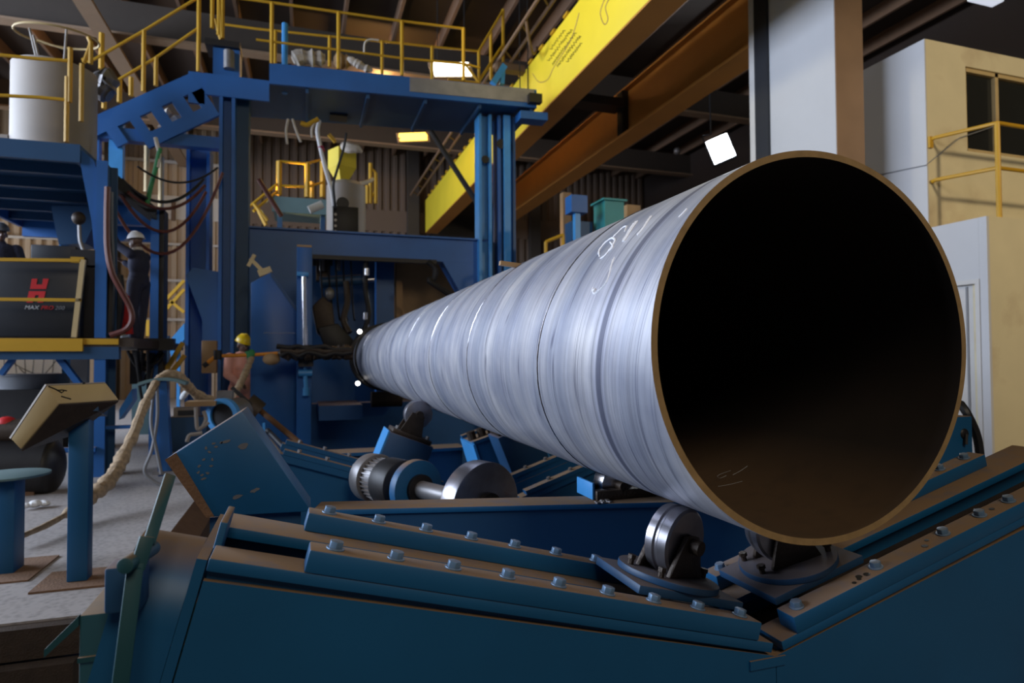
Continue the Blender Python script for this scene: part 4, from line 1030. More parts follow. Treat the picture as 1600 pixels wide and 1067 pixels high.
posts(gr, ((332, -6, 44), (311, -6, 112), (348, -8, 60), (342, -6, 55)), fy, .03); rail(gr, ((336, 30), (345, 62)), fy, .025); rail(gr, ((342, -6), (347, 60)), fy, .03)
s2 = thing('stair_rail', 'sloping yellow stair railing left of the gantry column', 'railing', P(225, 145, y=gy))
posts(s2, ((225, 48, 143), (244, 90, 134)), gy, .03); rail(s2, ((310, -4), (225, 48), (140, 97), (128, 92)), gy, .022); rail(s2, ((310, 44), (244, 90), (163, 138)), gy, .022)
posts(s2, ((163, 138, 170), (187, 125, 160), (205, 121, 150)), gy+.6, .036); posts(s2, ((159, 52, 108),), gy+.6, .04)
posts(s2, ((183, 205, 265), (230, 200, 300), (252, 245, 335)), gy+.7, .04, 'tan')
# blue stub, clothes and bundles on the walkway
q = P(445, 98, y=gy+.3); MB().cyl((q.x, gy+.3, zbb+.031), (q.x, gy+.3, P(445, 37, y=gy+.3).z), .05, n=10).build('blue_stub', M['bluel'], label='light blue upright pipe stub on the gantry walkway', cat='pipe')
def bundle(nm, pts, y, r, lab, mt='cloth', cat='cloth bundle'):
    q = sm([P(*p, y=y) for p in pts], 5); n = len(q)
    random.seed(len(lab)); return MB().tube(q, [r*(.65+.5*random.random())*(1 if 1 < i < n-2 else .6) for i in range(n)], 9).build(nm, M[mt], label=lab, cat=cat)
bundle('cloth_bundle', ((458, 94), (470, 90), (488, 91), (508, 92)), gy+.35, .15, 'pale rolled cloth bundle lying on the gantry walkway beside the blue stub')
bundle('cloth_bundle', ((543, 90), (556, 98), (566, 104), (582, 111)), gy+.5, .07, 'thin crumpled pale cloth on the walkway right of the rolled bundle')
bundle('work_sack', ((522, 95), (535, 96), (548, 98)), gy+.9, .16, 'brown sack on the walkway behind the thin cloth', 'wood', 'sack')
MB().tube(sm([P(569, 85, y=gy+.5), P(570, 68, y=gy+.5), P(578, 62, y=gy+.5), P(592, 63, y=gy+.5)], 5), .018, 6).build('rag_on_rail', M['cloth'], label='pale rag tied to the rear rail of the gantry walkway', cat='rag')
MB().box(P(515, 96, y=gy+1.2).x, P(515, 96, y=gy+1.2).x+.001+.3, gy+1.0, gy+1.3, zbb+.031, zbb+.3).build('tool_box', M['cabinet'], label='dark box on the walkway behind the rolled cloth bundle', cat='box')
q = P(779, 118, y=gy+1.2); b = MB(); b.bar(P(770, 131, y=gy+1.3), P(788, 103, y=gy+1.3), .12, .12).bar(P(784, 132, y=gy+1.3), P(786, 104, y=gy+1.3), .08, .1); b.build('blue_strut', M['bluel'], label='light blue strut at the right end of the gantry walkway', cat='strut')
# brown paper box at the column and stand items
q0, q1 = P(315, 532, y=10.2), P(338, 583, y=10.2)
MB().box(q0.x, q1.x, 10.2, 10.35, q1.z, q0.z).build('junction_box', M['wood'], ga, bevel=.01)
# ================================================================== LEFT MEZZANINE PLATFORM
my = 8.1
dz1 = 1.55
mp = thing('work_platform', 'blue steel work platform with a yellow edge beam at the left', 'platform', (-2.6, my, 0))
xe = P(130, 530, y=my).x; xe2 = P(185, 530, y=my).x
MB().box(-5, xe2+.15, my+.02, 11.2, dz1-.10, dz1).build('deck', M['grime'], mp)
MB().box(-5, xe, my-.02, my+.019, dz1-.15, dz1-.01).build('edge_beam', M['yellow'], mp, label='yellow edge beam')
MB().box(xe+.001, xe2, my+.0, my+.019, dz1-.075, dz1-.01).build('edge_beam', M['yellow'], mp, label='yellow edge beam')
MB().box(-5, xe2, my+.02, my+.12, dz1-.24, dz1-.101).build('deck_joist', M['blued'], mp)
a, c = P(185, 545, y=9.4), P(270, 545, y=9.4)
MB().box(xe2-.1, c.x, 9.4, 9.6, a.z-.02, a.z+.14).build('deck_joist', M['black'], mp)
xA, xB = P(145, 600, y=my).x, P(163, 600, y=my).x
MB().box(xA, xB, my+.03, my+.06, 0, 3.55).build('column_flange', M['blue'], mp)
MB().box((xA+xB)/2, (xA+xB)/2+.02, my+.061, my+.299, 0, 3.55).build('column_web', M['blued'], mp)
MB().box(xA, xB+.03, my+.3, my+.33, 0, 3.55).build('column_flange', M['blued'], mp)
c0, c1 = P(233, 600, y=9.8).x, P(250, 600, y=9.8).x
MB().box(c0, c1-.03, 9.8, 10.0, 0, 3.4).build('column', M['blue'], mp)
MB().box(c1-.029, c1+.03, 9.82, 10.1, 0, 3.4).build('column_back', M['black'], mp)
MB().box(P(96, 600, y=10.9).x, P(108, 600, y=10.9).x, 10.9, 11.1, 0, dz1-.1).build('rear_leg', M['bluel'], mp)
# knee braces below the deck
MB().bar(P(2, 585, y=my+.15), P(30, 548, y=my+.15), .07, .05).build('knee_brace', M['blue'], mp)
MB().bar(P(84, 548, y=my+.15), P(128, 605, y=my+.15), .09, .06).build('knee_brace', M['blue'], mp)
MB().box(P(110, 560, y=10.6).x, P(137, 560, y=10.6).x, 10.6, 10.7, 0, dz1-.12).build('locker_panel', M['greyt'], mp)
MB().box(xA, xB+.25, my+.1, my+.14, .52, .56).build('tie_bar', M['blue'], mp)
MB().bar(P(70, 703, y=my), P(150, 702, y=my), .05, .05).build('tie_bar', M['blue'], mp)
# rail in front of the power cabinet
xr = P(129, 405, y=my).x
rl = thing('front_rail', 'yellow angle rail in front of the charcoal power cabinet', 'railing', (xr, my, dz1))
b = MB(); b.bar(P(130, 406, y=my), P(116, 527, y=my), .05, .04); b.build('post', M['tan'], rl)
for yy in (406, 468):
    b = MB(); b.bar(P(-60, yy-1, y=my), P(127, yy+1, y=my), .04, .035); b.build('rail', M['yellow'], rl)
# charcoal power cabinet with red emblem
cy = 8.35
ca = thing('power_cabinet', 'charcoal plasma power cabinet with a red emblem behind the yellow rail', 'cabinet', (-3, cy, dz1))
xk = P(127, 440, y=cy).x; zk = P(60, 408, y=cy).z
MB().box(xk-1.25, xk, cy, cy+.75, dz1+.01, zk).build('cabinet_body', M['cabinet'], ca, bevel=.02)
MB().box(xk+.001, xk+.14, cy+.1, cy+.7, dz1+.02, zk-.04).build('side_panel', M['black'], ca)
z2 = P(60, 382, y=cy+.3).z
MB().box(P(48, 390, y=cy+.3).x, P(118, 390, y=cy+.3).x, cy+.3, cy+.7, zk+.001, z2).build('top_unit', M['cabinet'], ca, bevel=.01)
MB().box(P(110, 400, y=cy+.2).x, P(160, 400, y=cy+.2).x, cy+.2, cy+.6, zk+.001, P(60, 387, y=cy+.2).z).build('top_tray', M['black'], ca)
MB().box(P(110, 400, y=cy+.18).x, P(131, 400, y=cy+.18).x, cy+.18, cy+.199, zk+.01, zk+.09).build('yellow_label', M['yellow'], ca)
ye_ = cy-.0015
def emb(pl, nm, mt):
    b = MB(); b.prism([P(x_, y_, y=ye_) for x_, y_ in pl], (0, -.004, 0)); return b.build(nm, M[mt], ca)
emb([(50, 435.5), (58.5, 435.5), (57, 444.5), (66, 444.5), (67.5, 435.5), (76.5, 435.5), (72, 451.5), (47, 451.5)], 'emblem_half', 'red')
emb([(45.5, 455), (71.5, 455), (67.5, 472.5), (58.5, 472.5), (61, 461), (55.5, 461), (51.5, 472.5), (41.5, 472.5)], 'emblem_half', 'red')
q = P(38, 483, y=ye_); hgt = P(38, 475.5, y=ye_).z-q.z
xx = q.x
for s_, mt, nm in (('MAX', 'whitet', 'letters'), ('PRO', 'red', 'letters'), ('200', 'greyt', 'letters')):
    b = MB(); T = Matrix.Translation((xx, ye_-.002, q.z)) @ Matrix.Rotation(radians(90), 4, 'X')
    w = textm(b, s_, hgt*1.15, T, .0015, .25, .0); b.build(nm, M[mt], ca, label={'whitet': 'white letters MAX', 'red': 'red letters PRO', 'greyt': 'grey numerals 200'}[mt]); xx += w+.012
# upper deck
ud = thing('upper_deck', 'dark blue upper deck with ribbed underside over the left platform', 'platform', (-3.4, 8.1, 3.5))
zu0, zu1 = 3.50, 3.70
xR = P(125, 228, y=my).x
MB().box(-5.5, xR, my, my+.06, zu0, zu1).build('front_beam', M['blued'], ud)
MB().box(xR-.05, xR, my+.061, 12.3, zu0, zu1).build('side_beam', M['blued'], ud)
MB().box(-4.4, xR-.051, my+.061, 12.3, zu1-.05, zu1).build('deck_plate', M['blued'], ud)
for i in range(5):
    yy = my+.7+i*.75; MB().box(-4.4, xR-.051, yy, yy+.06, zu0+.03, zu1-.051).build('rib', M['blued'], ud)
MB().box(-4.45, -4.4, my+.061, 12.3, zu0, zu1).build('side_beam', M['blue'], ud)
MB().box(-4.4, P(250, 335, y=12.3).x, 12.301, 12.4, zu0-.15, zu1).build('rear_beam', M['blue'], ud)
b = MB(); y_ = my+.05; b.prism([P(120, 228, y=y_), P(146, 250, y=y_), P(164, 300, y=y_), P(164, 390, y=y_), P(147, 390, y=y_), P(143, 345, y=y_)], (0, .06, 0)); b.build('knee_plate', M['blue'], ud)
b = MB(); y_ = 10.2; b.prism([P(80, 322, y=y_), P(146, 322, y=y_), P(146, 352, y=y_), P(133, 380, y=y_), P(92, 382, y=y_), P(85, 350, y=y_)], (0, .5, 0)); b.build('bracket_box', M['blued'], ud)
MB().box(P(92, 390, y=10.4).x, P(106, 390, y=10.4).x, 10.4, 10.5, dz1, P(92, 382, y=10.4).z).build('bracket_leg', M['bluel'], ud)
MB().box(P(146, 335, y=10.3).x, P(236, 335, y=10.3).x, 10.3, 10.45, P(150, 348, y=10.3).z, P(150, 318, y=10.3).z).build('link_beam', M['blue'], ud)
b = MB(); b.bar(P(150, 262, y=9), P(246, 340, y=9.9), .12, .16); b.build('cable_tray', M['black'], ud)
# white drum on the upper deck, with wire ring stand
ty_ = 9.0
tc_ = P(86, 165, y=ty_+.5); rw = .46
dm = thing('flux_drum', 'large dusty white open drum standing on the upper deck', 'drum', (tc_.x, ty_+.5, zu1))
zt6 = P(86, 112, y=ty_+.5).z
b = MB(); b.ring((tc_.x, ty_+.5, zu1), (tc_.x, ty_+.5, zt6), rw, rw-.015, 48); b.build('drum_shell', M['white'], dm)
b = MB(); b.cyl((tc_.x, ty_+.5, zu1+.01), (tc_.x, ty_+.5, zu1+.05), rw-.02, n=40); b.build('drum_floor', M['white'], dm)
MB().box(tc_.x-rw-.12, tc_.x-rw+.03, ty_+.3, ty_+.4, zu1+.28, zu1+.4).build('side_lug', M['white'], dm)
zr6 = P(90, 52, y=ty_+.3).z
MB().tube([(tc_.x+.05+.45*cos(2*pi*i/30), ty_+.4+.45*sin(2*pi*i/30), zr6+.06*sin(2*pi*i/30)) for i in range(30)], .014, 6, closed=True).build('wire_ring', M['tan'], dm)
for a_, c_ in (((46, 44), (62, 112)), ((104, 46), (99, 116)), ((52, 55), (66, 112))):
    MB().tube([P(*a_, y=ty_+.2), P(*c_, y=ty_+.25)], .014, 6).build('ring_rod', M['white'], dm)
MB().tube(sm([P(58, 62, y=ty_+.6), P(80, 70, y=ty_+.6), P(100, 76, y=ty_+.6)], 4), .012, 6).build('wire', M['tan'], dm)
ur = thing('deck_rail', 'thin yellow railing round the white drum on the upper deck', 'railing', (-2.5, 8.3, zu1))
posts(ur, ((105, 120, 222), (110, 75, 160), (128, 100, 190), (142, 65, 100)), 8.3, .026)
rail(ur, ((-40, 82), (0, 86), (60, 92), (110, 95)), 8.3, .02); rail(ur, ((-40, 146), (0, 149), (60, 152), (105, 156)), 8.3, .02); rail(ur, ((131, 98), (142, 68), (138, 58)), 8.3, .022)
# scraps on the stair head
bundle('rag_heap', ((152, 115), (158, 122), (170, 128), (160, 140), (172, 150)), 10.0, .16, 'grey rags heaped at the head of the stairs right of the white drum', 'castiron')
bundle('plastic_bag', ((255, 190), (268, 192), (270, 205), (262, 212)), 11.4, .2, 'crumpled pale plastic bag hanging below the stair stringer', 'cloth', 'bag')
MB().tube(sm([P(250, 232, y=9.6), P(244, 260, y=9.6), P(236, 290, y=9.6), P(230, 318, y=9.6)], 5), .03, 8).build('green_hose', M['green'], label='green hose with white wrapping slanting down beside the upper deck', cat='hose')
MB().tube([P(243, 215, y=9.6)+V((0, 0, .0)), P(249, 240, y=9.6), P(246, 262, y=9.6)], .026, 8).build('pale_hose_end', M['cloth'], label='pale hose end hanging above the green hose', cat='hose')
# hanging cables
hang = [((162, 290), (348, 270), 1.05, 'redhose', .022, 'red brown cable sagging lowest between upper deck and gantry column'),
        ((178, 285), (322, 300), .62, 'redhose', .022, 'red brown cable sagging below the tray, second lowest'),
        ((200, 300), (320, 290), .28, 'redhose', .022, 'thin red brown cable in the upper sagging bunch'),
        ((190, 280), (318, 280), .32, 'cable', .022, 'thin black cable in the upper sagging bunch'),
        ((215, 260), (340, 262), .22, 'cable', .015, 'thin black wire sagging highest toward the gantry column')]
for a_, c_, dr_, mt, r_, lab in hang:
    MB().tube(sag(P(*a_, y=9.3), P(*c_, y=10.3), dr_, 18), r_, 8).build('hanging_cable', M[mt], label=lab, cat='cable')
MB().tube(sm([P(168, 292, y=8.0), P(167, 340, y=8.0), P(168, 390, y=8.0), P(175, 425, y=8.0), P(190, 455, y=8.05), P(203, 480, y=8.1), P(206, 500, y=8.1), P(196, 515, y=8.1), P(172, 524, y=8.1)], 6), .032, 8).build('red_hose', M['redhose'], label='red brown hose running down the platform column and looping on the deck', cat='hose')
MB().tube(sm([P(170, 300, y=8.3), P(170, 360, y=8.3), P(173, 430, y=8.3), P(170, 520, y=8.3)], 6), .05, 8).build('black_hose', M['cable'], label='thick black hose strapped down the platform column', cat='hose')
for i, (k0, k1) in enumerate((((176, 420), (180, 520)), ((184, 430), (172, 515)))):
    MB().tube(sm([P(*k0, y=8.7), P((k0[0]+k1[0])/2+8, 470, y=8.7), P(*k1, y=8.7)], 6), .06, 8).build('cable_bundle', M['black'], label=['dark cable bundle behind the platform column, left strand', 'dark cable bundle behind the platform column, right strand'][i], cat='cable')
b = thing('hand_trolley', 'bright red trolley frame standing behind the red hose on the platform', 'trolley', P(195, 525, y=9.2))
for a_, c_ in (((184, 460), (192, 522)), ((196, 462), (203, 522)), ((184, 462), (198, 462)), ((186, 500), (200, 500))):
    MB().bar(P(*a_, y=9.2), P(*c_, y=9.2), .07, .06).build('frame_bar', M['red'], b)
# handle thing on cabinet : dark shower shaped lamp
hl = thing('hand_lamp', 'grimy hand lamp on a bent pole standing behind the charcoal cabinet', 'lamp', P(137, 408, y=9.0))
MB().tube(sm([P(124, 352, y=9.0), P(125, 375, y=9.0), P(130, 390, y=9.0), P(136, 408, y=9.0)], 5), .022, 8).build('pole', M['castiron'], hl)
MB().sph(P(123, 341, y=9.0), .075, (1, 1, 1.1)).build('head', M['grime'], hl)
# stair rails and blue chute further back
br = thing('back_stair', 'yellow stair rails far back between platform column and gantry', 'stairs', P(265, 470, y=17))
for a_, c_ in (((252, 476), (288, 438)), ((252, 492), (288, 452)), ((266, 470), (288, 488)), ((231, 500), (231, 525))):
    MB().bar(P(*a_, y=17), P(*c_, y=17), .07, .07).build('rail', M['yellow'], br)
b = MB(); b.prism([P(262, 535, y=15), P(288, 505, y=15), P(288, 530, y=15), P(268, 560, y=15)], (0, .4, 0)); b.box(P(275, 540, y=15).x, P(280, 540, y=15).x, 15.1, 15.2, 0, P(275, 540, y=15).z); b.build('blue_chute', M['bluel'], label='bright blue slanted chute behind the platform end', cat='chute')
b = MB(); b.bar(P(258, 580, y=10.0), P(286, 535, y=10.0), .05, .06); b.bar(P(262, 590, y=10.1), P(289, 555, y=10.1), .06, .06) ; b.build('striped_bar', M['yellow'], label='yellow and dark bar leaning against the left gantry column', cat='bar')
MB().box(P(248, 530, y=11.5).x, P(262, 530, y=11.5).x, 11.5, 11.7, 0, P(250, 524, y=11.5).z).build('grey_post', M['greyteal'], label='grey square post behind the platform end', cat='post')

# ================================================================== LOWER LEFT EQUIPMENT
dg = P(38, 588, y=10.5)
MB().cyl((dg.x, 10.9, .9), (dg.x, 10.9, dg.z), .42, n=40).cyl((dg.x, 10.9, dg.z+.0005), (dg.x, 10.9, dg.z+.03), .44, n=40).build('grey_drum', M['rubberw'], label='dark grey plastic drum below the left platform', cat='drum')
MB().box(dg.x-.8, dg.x+.5, 10.4, 11.4, 0, .899).build('drum_table', M['black'], label='black low table under the grey drum', cat='table')
tk = thing('air_receiver', 'dark horizontal compressor tank on the floor behind the console', 'tank', P(40, 770, y=7.4))
a, c = P(-40, 728, y=7.4), P(78, 728, y=7.4)
MB().cyl(a, c, .27, n=36).sph(c, .27, (.45, 1, 1), 24, 14).build('tank_shell', M['black'], tk)
for xx in (-.2, -.9): MB().box(c.x+xx, c.x+xx+.12, 7.25, 7.55, 0, c.z-.2).build('foot', M['dirt'], tk)
MB().cyl(a+V((0, 0, .32)), a+V((.55, 0, .32)), .12, n=20).build('pump_head', M['grime'], tk)
MB().sph(P(10, 662, y=7.4), .09, (1, 1, .8)).build('red_cap', M['red'], tk)
q = P(57, 782, y=6.6)
random.seed(2)
b = MB()
for i in range(7): b.sph((q.x+random.uniform(-.07, .07), 6.6+random.uniform(-.04, .04), .03+.02*random.random()), random.uniform(.03, .05), (1, 1, .7), 7, 5)
o = b.build('paper_scrap', M['plast_t'], label='white crumpled scrap on the floor by the dark tank', cat='scrap')
# control console on a post
kc = thing('control_console', 'tilted beige control box on a blue post bolted to the floor', 'console', (-1.25, 4.35, 0))
bp = [P(62, 928, z=.012), P(103, 935, z=.012), P(178, 906, z=.012), P(128, 900, z=.012)]
xc0, yc0 = -1.25, 4.36
MB().box(xc0-.20, xc0+.20, yc0-.16, yc0+.20, .0005, .012).build('base_plate', M['dirt'], kc)
MB().box(xc0-.052, xc0+.052, yc0-.05, yc0+.05, .0125, .985).build('post', M['teal'], kc, bevel=.006)
# box : sloping face to the left, end face to the camera, top lid
ky = 4.12; kd = .40
f = [P(18, 690, y=ky), P(72, 602, y=ky), P(90, 629, y=ky), P(33, 700, y=ky)]
Ctop = P(75, 601, y=ky); Cbot = P(18, 686, y=ky)
u_ = (Ctop-Cbot).normalized(); wv = V((u_.z, 0, -u_.x))
# oriented box : u along slope, w thickness, length along +X tilted
e0 = P(73, 602, y=ky); e1 = P(91, 630, y=ky); e2 = P(32, 702, y=ky); e3 = P(17, 686, y=ky)
lx = P(163, 594, y=ky+.18)-e0
k = [e3, e2, e1, e0]
b = MB(); b.hexa([e2, e2+V((lx.x*.72, .32, .05)), e1+V((lx.x*1.05, .22, .0)), e1, e3, e3+V((lx.x*.9, .32, 0)), e0+V((lx.x, .22, 0)), e0])
b.build('console_box', M['tan'], kc, bevel=.006)
n_ = (e3-e0).cross(V((lx.x, .3, 0))).normalized()
n_ = n_ if n_.x < 0 else -n_
off = n_*.004
b = MB(); b.hexa([e2+V((.004, .004, -.004)), e2+V((lx.x*.72, .32, .046)), e1+V((lx.x*1.045, .215, -.004)), e1+V((.004, .004, -.004)), e2+V((.004, .004, -.012)), e2+V((lx.x*.72, .32, .038)), e1+V((lx.x*1.045, .215, -.012)), e1+V((.004, .004, -.012))]); b.build('underside_shade', M['grime'], kc, label='dark sheet standing in for shade under the console')  # dark sheet paints shade onto the tan underside
b = MB(); b.hexa([e3+off, e3+V((lx.x*.9, .32, 0))+off, e0+V((lx.x, .22, 0))+off, e0+off, e3+off*4, e3+V((lx.x*.9, .32, 0))+off*4, e0+V((lx.x, .22, 0))+off*4, e0+off*4])
b.build('lid', M['white'], kc)
b = MB(); random.seed(8)
for pl in (((83, 606), (88, 609), (93, 612), (99, 611), (105, 612)), ((92, 622), (97, 624), (103, 626)), ((90, 610), (96, 616), (100, 613)), ((136, 597), (140, 596))):
    pts = []
    for x_, y_ in pl:
        # top face point : between e0/e1 edge and its far copy
        t = (x_-82)/(165-82); s = (y_-(604-10*t))/(30-2*t)
        p_ = e0.lerp(e1, s).lerp(e0.lerp(e1, s)+V((lx.x*(1+.05*s), .22, 0)), t*.9); pts.append(p_+V((0, 0, .002)))
    b.tube(pts, .004, 5)
b.build('marker_scrawl', M['cable'], kc, label='black marker scrawl')
MB().bar(V((xc0, yc0, .98)), V((xc0, yc0+.02, 1.06)), .22, .2).build('bracket', M['blued'], kc)
# round topped post (stool like stand)
rs = P(10, 752, y=4.6)
ps = thing('round_stand', 'round topped blue post stand at the left edge of the floor', 'stand', (rs.x-.03, 4.7, 0))
MB().box(rs.x-.09, rs.x+.035, 4.62, 4.78, 0, .585).build('post', M['teal'], ps, bevel=.006)
MB().cyl((rs.x-.03, 4.7, .5855), (rs.x-.03, 4.7, .60), .22, n=40).build('round_top', M['greyteal'], ps, bevel=.003)
MB().box(rs.x-.3, rs.x+.17, 4.45, 4.95, .0005, .010).build('base_plate', M['dirt'], ps)
# T stand with saddle and the taped hose
sy = 7.4
ts = thing('hose_stand', 'slim blue floor stand with a curved saddle carrying the taped hose', 'stand', P(255, 752, y=sy))
MB().bar(P(252, 594, y=sy), P(259, 742, y=sy), .12, .12).build('post', M['blue'], ts)
q = P(256, 592, y=sy); b = MB(); n_ = 12
for i in range(n_):
    t0, t1 = -1+2*i/n_, -1+2*(i+1)/n_
    b.bar((q.x+.22*t0, sy, q.z-.05*t0*t0), (q.x+.22*t1, sy, q.z-.05*t1*t1), .2, .03)
b.build('saddle', M['greyteal'], ts)
MB().bar(P(258, 740, y=sy)+V((-.1, .0, .02)), P(258, 740, y=sy)+V((.12, 0, .02)), .2, .03).build('foot_plate', M['castiron'], ts)
def rug(pts, r0, amp, k=7, y=None):
    q = sm(pts, k); return q, [r0*(1+amp*random.uniform(-1, 1)) for _ in q]
random.seed(12)
q, r_ = rug([P(20, 848, y=5.2)+V((0, 0, .02)), P(70, 826, y=5.5)+V((0, 0, .02)), P(104, 803, y=5.8), P(135, 781, y=6.0), P(165, 756, y=6.2), P(182, 734, y=6.4), P(195, 706, y=6.6), P(208, 680, y=6.8), P(222, 642, y=7.0), P(236, 612, y=7.2), P(248, 592, y=7.38), P(262, 585, y=7.45), P(280, 590, y=7.6), P(292, 602, y=7.8), P(310, 618, y=8.0), P(330, 626, y=8.2)], .05, .16)
n = len(q); r_ = [r*(.45 if i < 14 else .8 if i < 20 else 1.25 if i < 42 else .95 if i < 60 else .8 if i < 76 else 1.1) for i, r in enumerate(r_)]
for p_, rr2 in zip(q, r_): p_.z = max(p_.z, rr2+.002)
MB().tube(q, r_, 10).build('taped_hose', M['wrap'], label='thick hose wrapped in tan tape rising from the floor over the blue stand', cat='hose')
for i, (pts, lab) in enumerate(((((240, 612), (236, 660), (244, 700), (252, 740)), 'grey cable hanging left of the blue hose stand'), (((245, 605), (246, 650), (238, 700), (226, 735), (240, 752), (258, 760)), 'grey cable looping onto the floor by the blue hose stand'))):
    MB().tube(sm([P(*p_, y=7.3) for p_ in pts], 6), .018, 6).build('stand_cable', M['greyt'], label=lab, cat='cable')
# feed hose from the boom down to the motor
random.seed(3)
q, r_ = rug([P(393, 558, y=8.9), P(388, 572, y=8.8), P(380, 590, y=8.6), P(371, 608, y=8.4), P(364, 616, y=8.3)], .042, .15)
MB().tube(q, r_, 10).build('boom_hose', M['wrap'], label='pale taped hose dropping from the orange boom toward the motor', cat='hose')
q = P(288, 617, y=8); MB().sph(q, .045, (.8, .8, 1.5), rot=Matrix.Rotation(radians(35), 3, 'Y')).build('white_tag', M['tarp'], label='small white tag hanging under the taped hose', cat='tag')
# pump motor behind the tilted box
ym_ = 7.6; mc2 = P(346, 650, y=ym_)
pm = thing('pump_motor', 'grey electric motor with open bell end behind the tilted blue box', 'motor', mc2)
dirm = V((.55, 1, .02)).normalized()
MB().ring(mc2, mc2+dirm*.06, .195, .14, 40).build('end_bell', M['bluel'], pm)
MB().cyl(mc2+dirm*.03, mc2+dirm*.055, .138, n=32).build('fan_cover', M['black'], pm)
MB().cyl(mc2+dirm*.061, mc2+dirm*.32, .18, n=36).build('motor_body', M['castiron'], pm)
MB().box(mc2.x-.06, mc2.x+.1, ym_+.08, ym_+.26, mc2.z+.18, mc2.z+.27).build('terminal_box', M['castiron'], pm)
MB().box(mc2.x-.35, mc2.x-.05, ym_-.1, ym_+.2, mc2.z+.12, mc2.z+.17).build('tray', M['wood'], pm)
MB().box(mc2.x-.2, mc2.x+.45, ym_, ym_+.5, 0, mc2.z-.215).build('pedestal', M['blued'], pm)
for pts in (((306, 636), (307, 656), (309, 670), (318, 666), (326, 660)), ((318, 642), (322, 655), (316, 668)), ((292, 690), (296, 680), (306, 678), (316, 676))):
    MB().tube(sm([P(*p_, y=ym_-.12) for p_ in pts], 5), .022, 6).build('pipe_bend', M['white'], pm)
MB().bar(P(362, 605, y=8.0), P(392, 632, y=8.0), .05, .04).build('drive_rod', M['cable'], pm)
MB().cyl(P(384, 630, y=8.2), P(404, 645, y=8.2), .14, n=20).build('reducer', M['grime'], pm)
MB().cyl(P(405, 640, y=8.2), P(470, 694, y=7.6), .035, n=10).build('rusty_shaft', M['rustbar'], label='rusty shaft slanting down from the motor to the second cradle', cat='shaft')
MB().cyl(P(418, 672, y=7.0), P(456, 711, y=6.35), .025, n=8).build('black_shaft', M['cable'], label='thin dark rod parallel to the rusty shaft', cat='rod')
MB().tube(sm([P(412, 682, y=6.4), P(425, 696, y=6.3), P(437, 712, y=6.2)], 5), .035, 8).build('grey_pipe_end', M['castiron'], label='short grey pipe end beside the rusty shaft', cat='pipe')
MB().box(P(412, 672, y=6.9).x-.012, P(412, 672, y=6.9).x+.012, 6.9, 6.93, P(412, 678, y=6.9).z, P(413, 661, y=6.9).z).build('pale_tab', M['bluel'], label='small pale upright tab left of the rusty shaft', cat='tab')
hp2 = thing('hydraulic_unit', 'low blue hydraulic tank with a pale lid behind the motor', 'tank', P(300, 690, y=10))
a, c = P(262, 655, y=10), P(325, 690, y=10)
MB().box(a.x, c.x-.02, 10.0, 10.3, 0, a.z+.02).build('tank_body', M['blued'], hp2)
MB().box(P(272, 640, y=10.1).x, P(310, 640, y=10.1).x, 10.05, 10.28, a.z+.021, P(272, 637, y=10.1).z).build('lid_box', M['white'], hp2)
MB().box(P(277, 640, y=10.0).x, P(307, 640, y=10.0).x, 10.04, 10.049, P(272, 650, y=10).z, P(272, 642, y=10).z).build('dark_window', M['cabinet'], hp2)
# tangle of black cables under the platform end
for i in range(8):
    random.seed(40+i); a_ = P(random.uniform(198, 235), 548, y=9.5); c_ = P(random.uniform(215, 262), 552, y=9.8)
    MB().tube(sag(a_, c_, random.uniform(.15, .8), 12), .02, 6).build('cable_loop', M['cable'], label='black cable loop in the tangle hanging under the platform end', cat='cable', group='cable loops under the platform end')
MB().box(P(203, 560, y=9.7).x, P(222, 560, y=9.7).x, 9.7, 9.9, P(210, 600, y=9.7).z, P(210, 552, y=9.7).z).build('dark_box', M['black'], label='black box hanging under the platform end amid the cables', cat='box')
b = MB(); b.prism([P(186, 640, y=10.8), P(206, 608, y=10.8), P(207, 626, y=10.8), P(186, 656, y=10.8)], (0, .3, 0)); b.build('blue_flap', M['bluel'], label='bright blue slanted flap between platform column and taped hose', cat='flap')
MB().box(P(206, 620, y=12.5).x, P(250, 620, y=12.5).x, 12.5, 12.9, 0, P(210, 583, y=12.5).z).build('grey_tank', M['greyteal'], label='grey tank far back between platform column and hose stand', cat='tank')

# ================================================================== BACKGROUND RIGHT OF THE MACHINE
tx = thing('blue_valve_box', 'small blue box on a blue post behind the pipe', 'box', P(908, 370, y=9))
y_ = 9.0
MB().box(P(893, 315, y=y_).x, P(918, 315, y=y_).x, y_, y_+.25, P(900, 331, y=y_).z, P(900, 304, y=y_).z).build('box_body', M['blue'], tx)
MB().box(P(901, 340, y=y_).x, P(909, 340, y=y_).x, y_+.05, y_+.15, 0, P(900, 331.2, y=y_).z).build('post', M['bluel'], tx)
MB().box(P(894, 350, y=y_+.3).x, P(926, 350, y=y_+.3).x, y_+.3, y_+.6, 0, P(900, 345, y=y_+.3).z).build('stand_body', M['blued'], tx)
bn = thing('green_bin', 'sea green open bin with a lip behind the pipe', 'bin', P(960, 350, y=9))
b = MB(); zt5 = P(960, 311, y=y_).z; zb5 = P(960, 362, y=y_).z; xa, xb = P(945, 330, y=y_).x, P(975, 330, y=y_).x
MB().box(xa, xb, y_, y_+.4, zb5, zt5-.03).build('bin_body', M['tealbox'], bn)
MB().box(xa-.04, xb+.04, y_-.04, y_+.44, zt5-.029, zt5).build('lip', M['tealbox'], bn)
MB().box(xa+.05, xb-.05, y_+.05, y_+.35, 0, zb5-.001).build('stand', M['blued'], bn)
yy_ = 9.6
MB().box(P(980, 330, y=yy_).x, P(1001, 330, y=yy_).x, yy_, yy_+.3, 0, P(990, 320, y=yy_).z).build('tan_cabinet', M['wood'], label='tan box top showing right of the sea green bin', cat='cabinet')
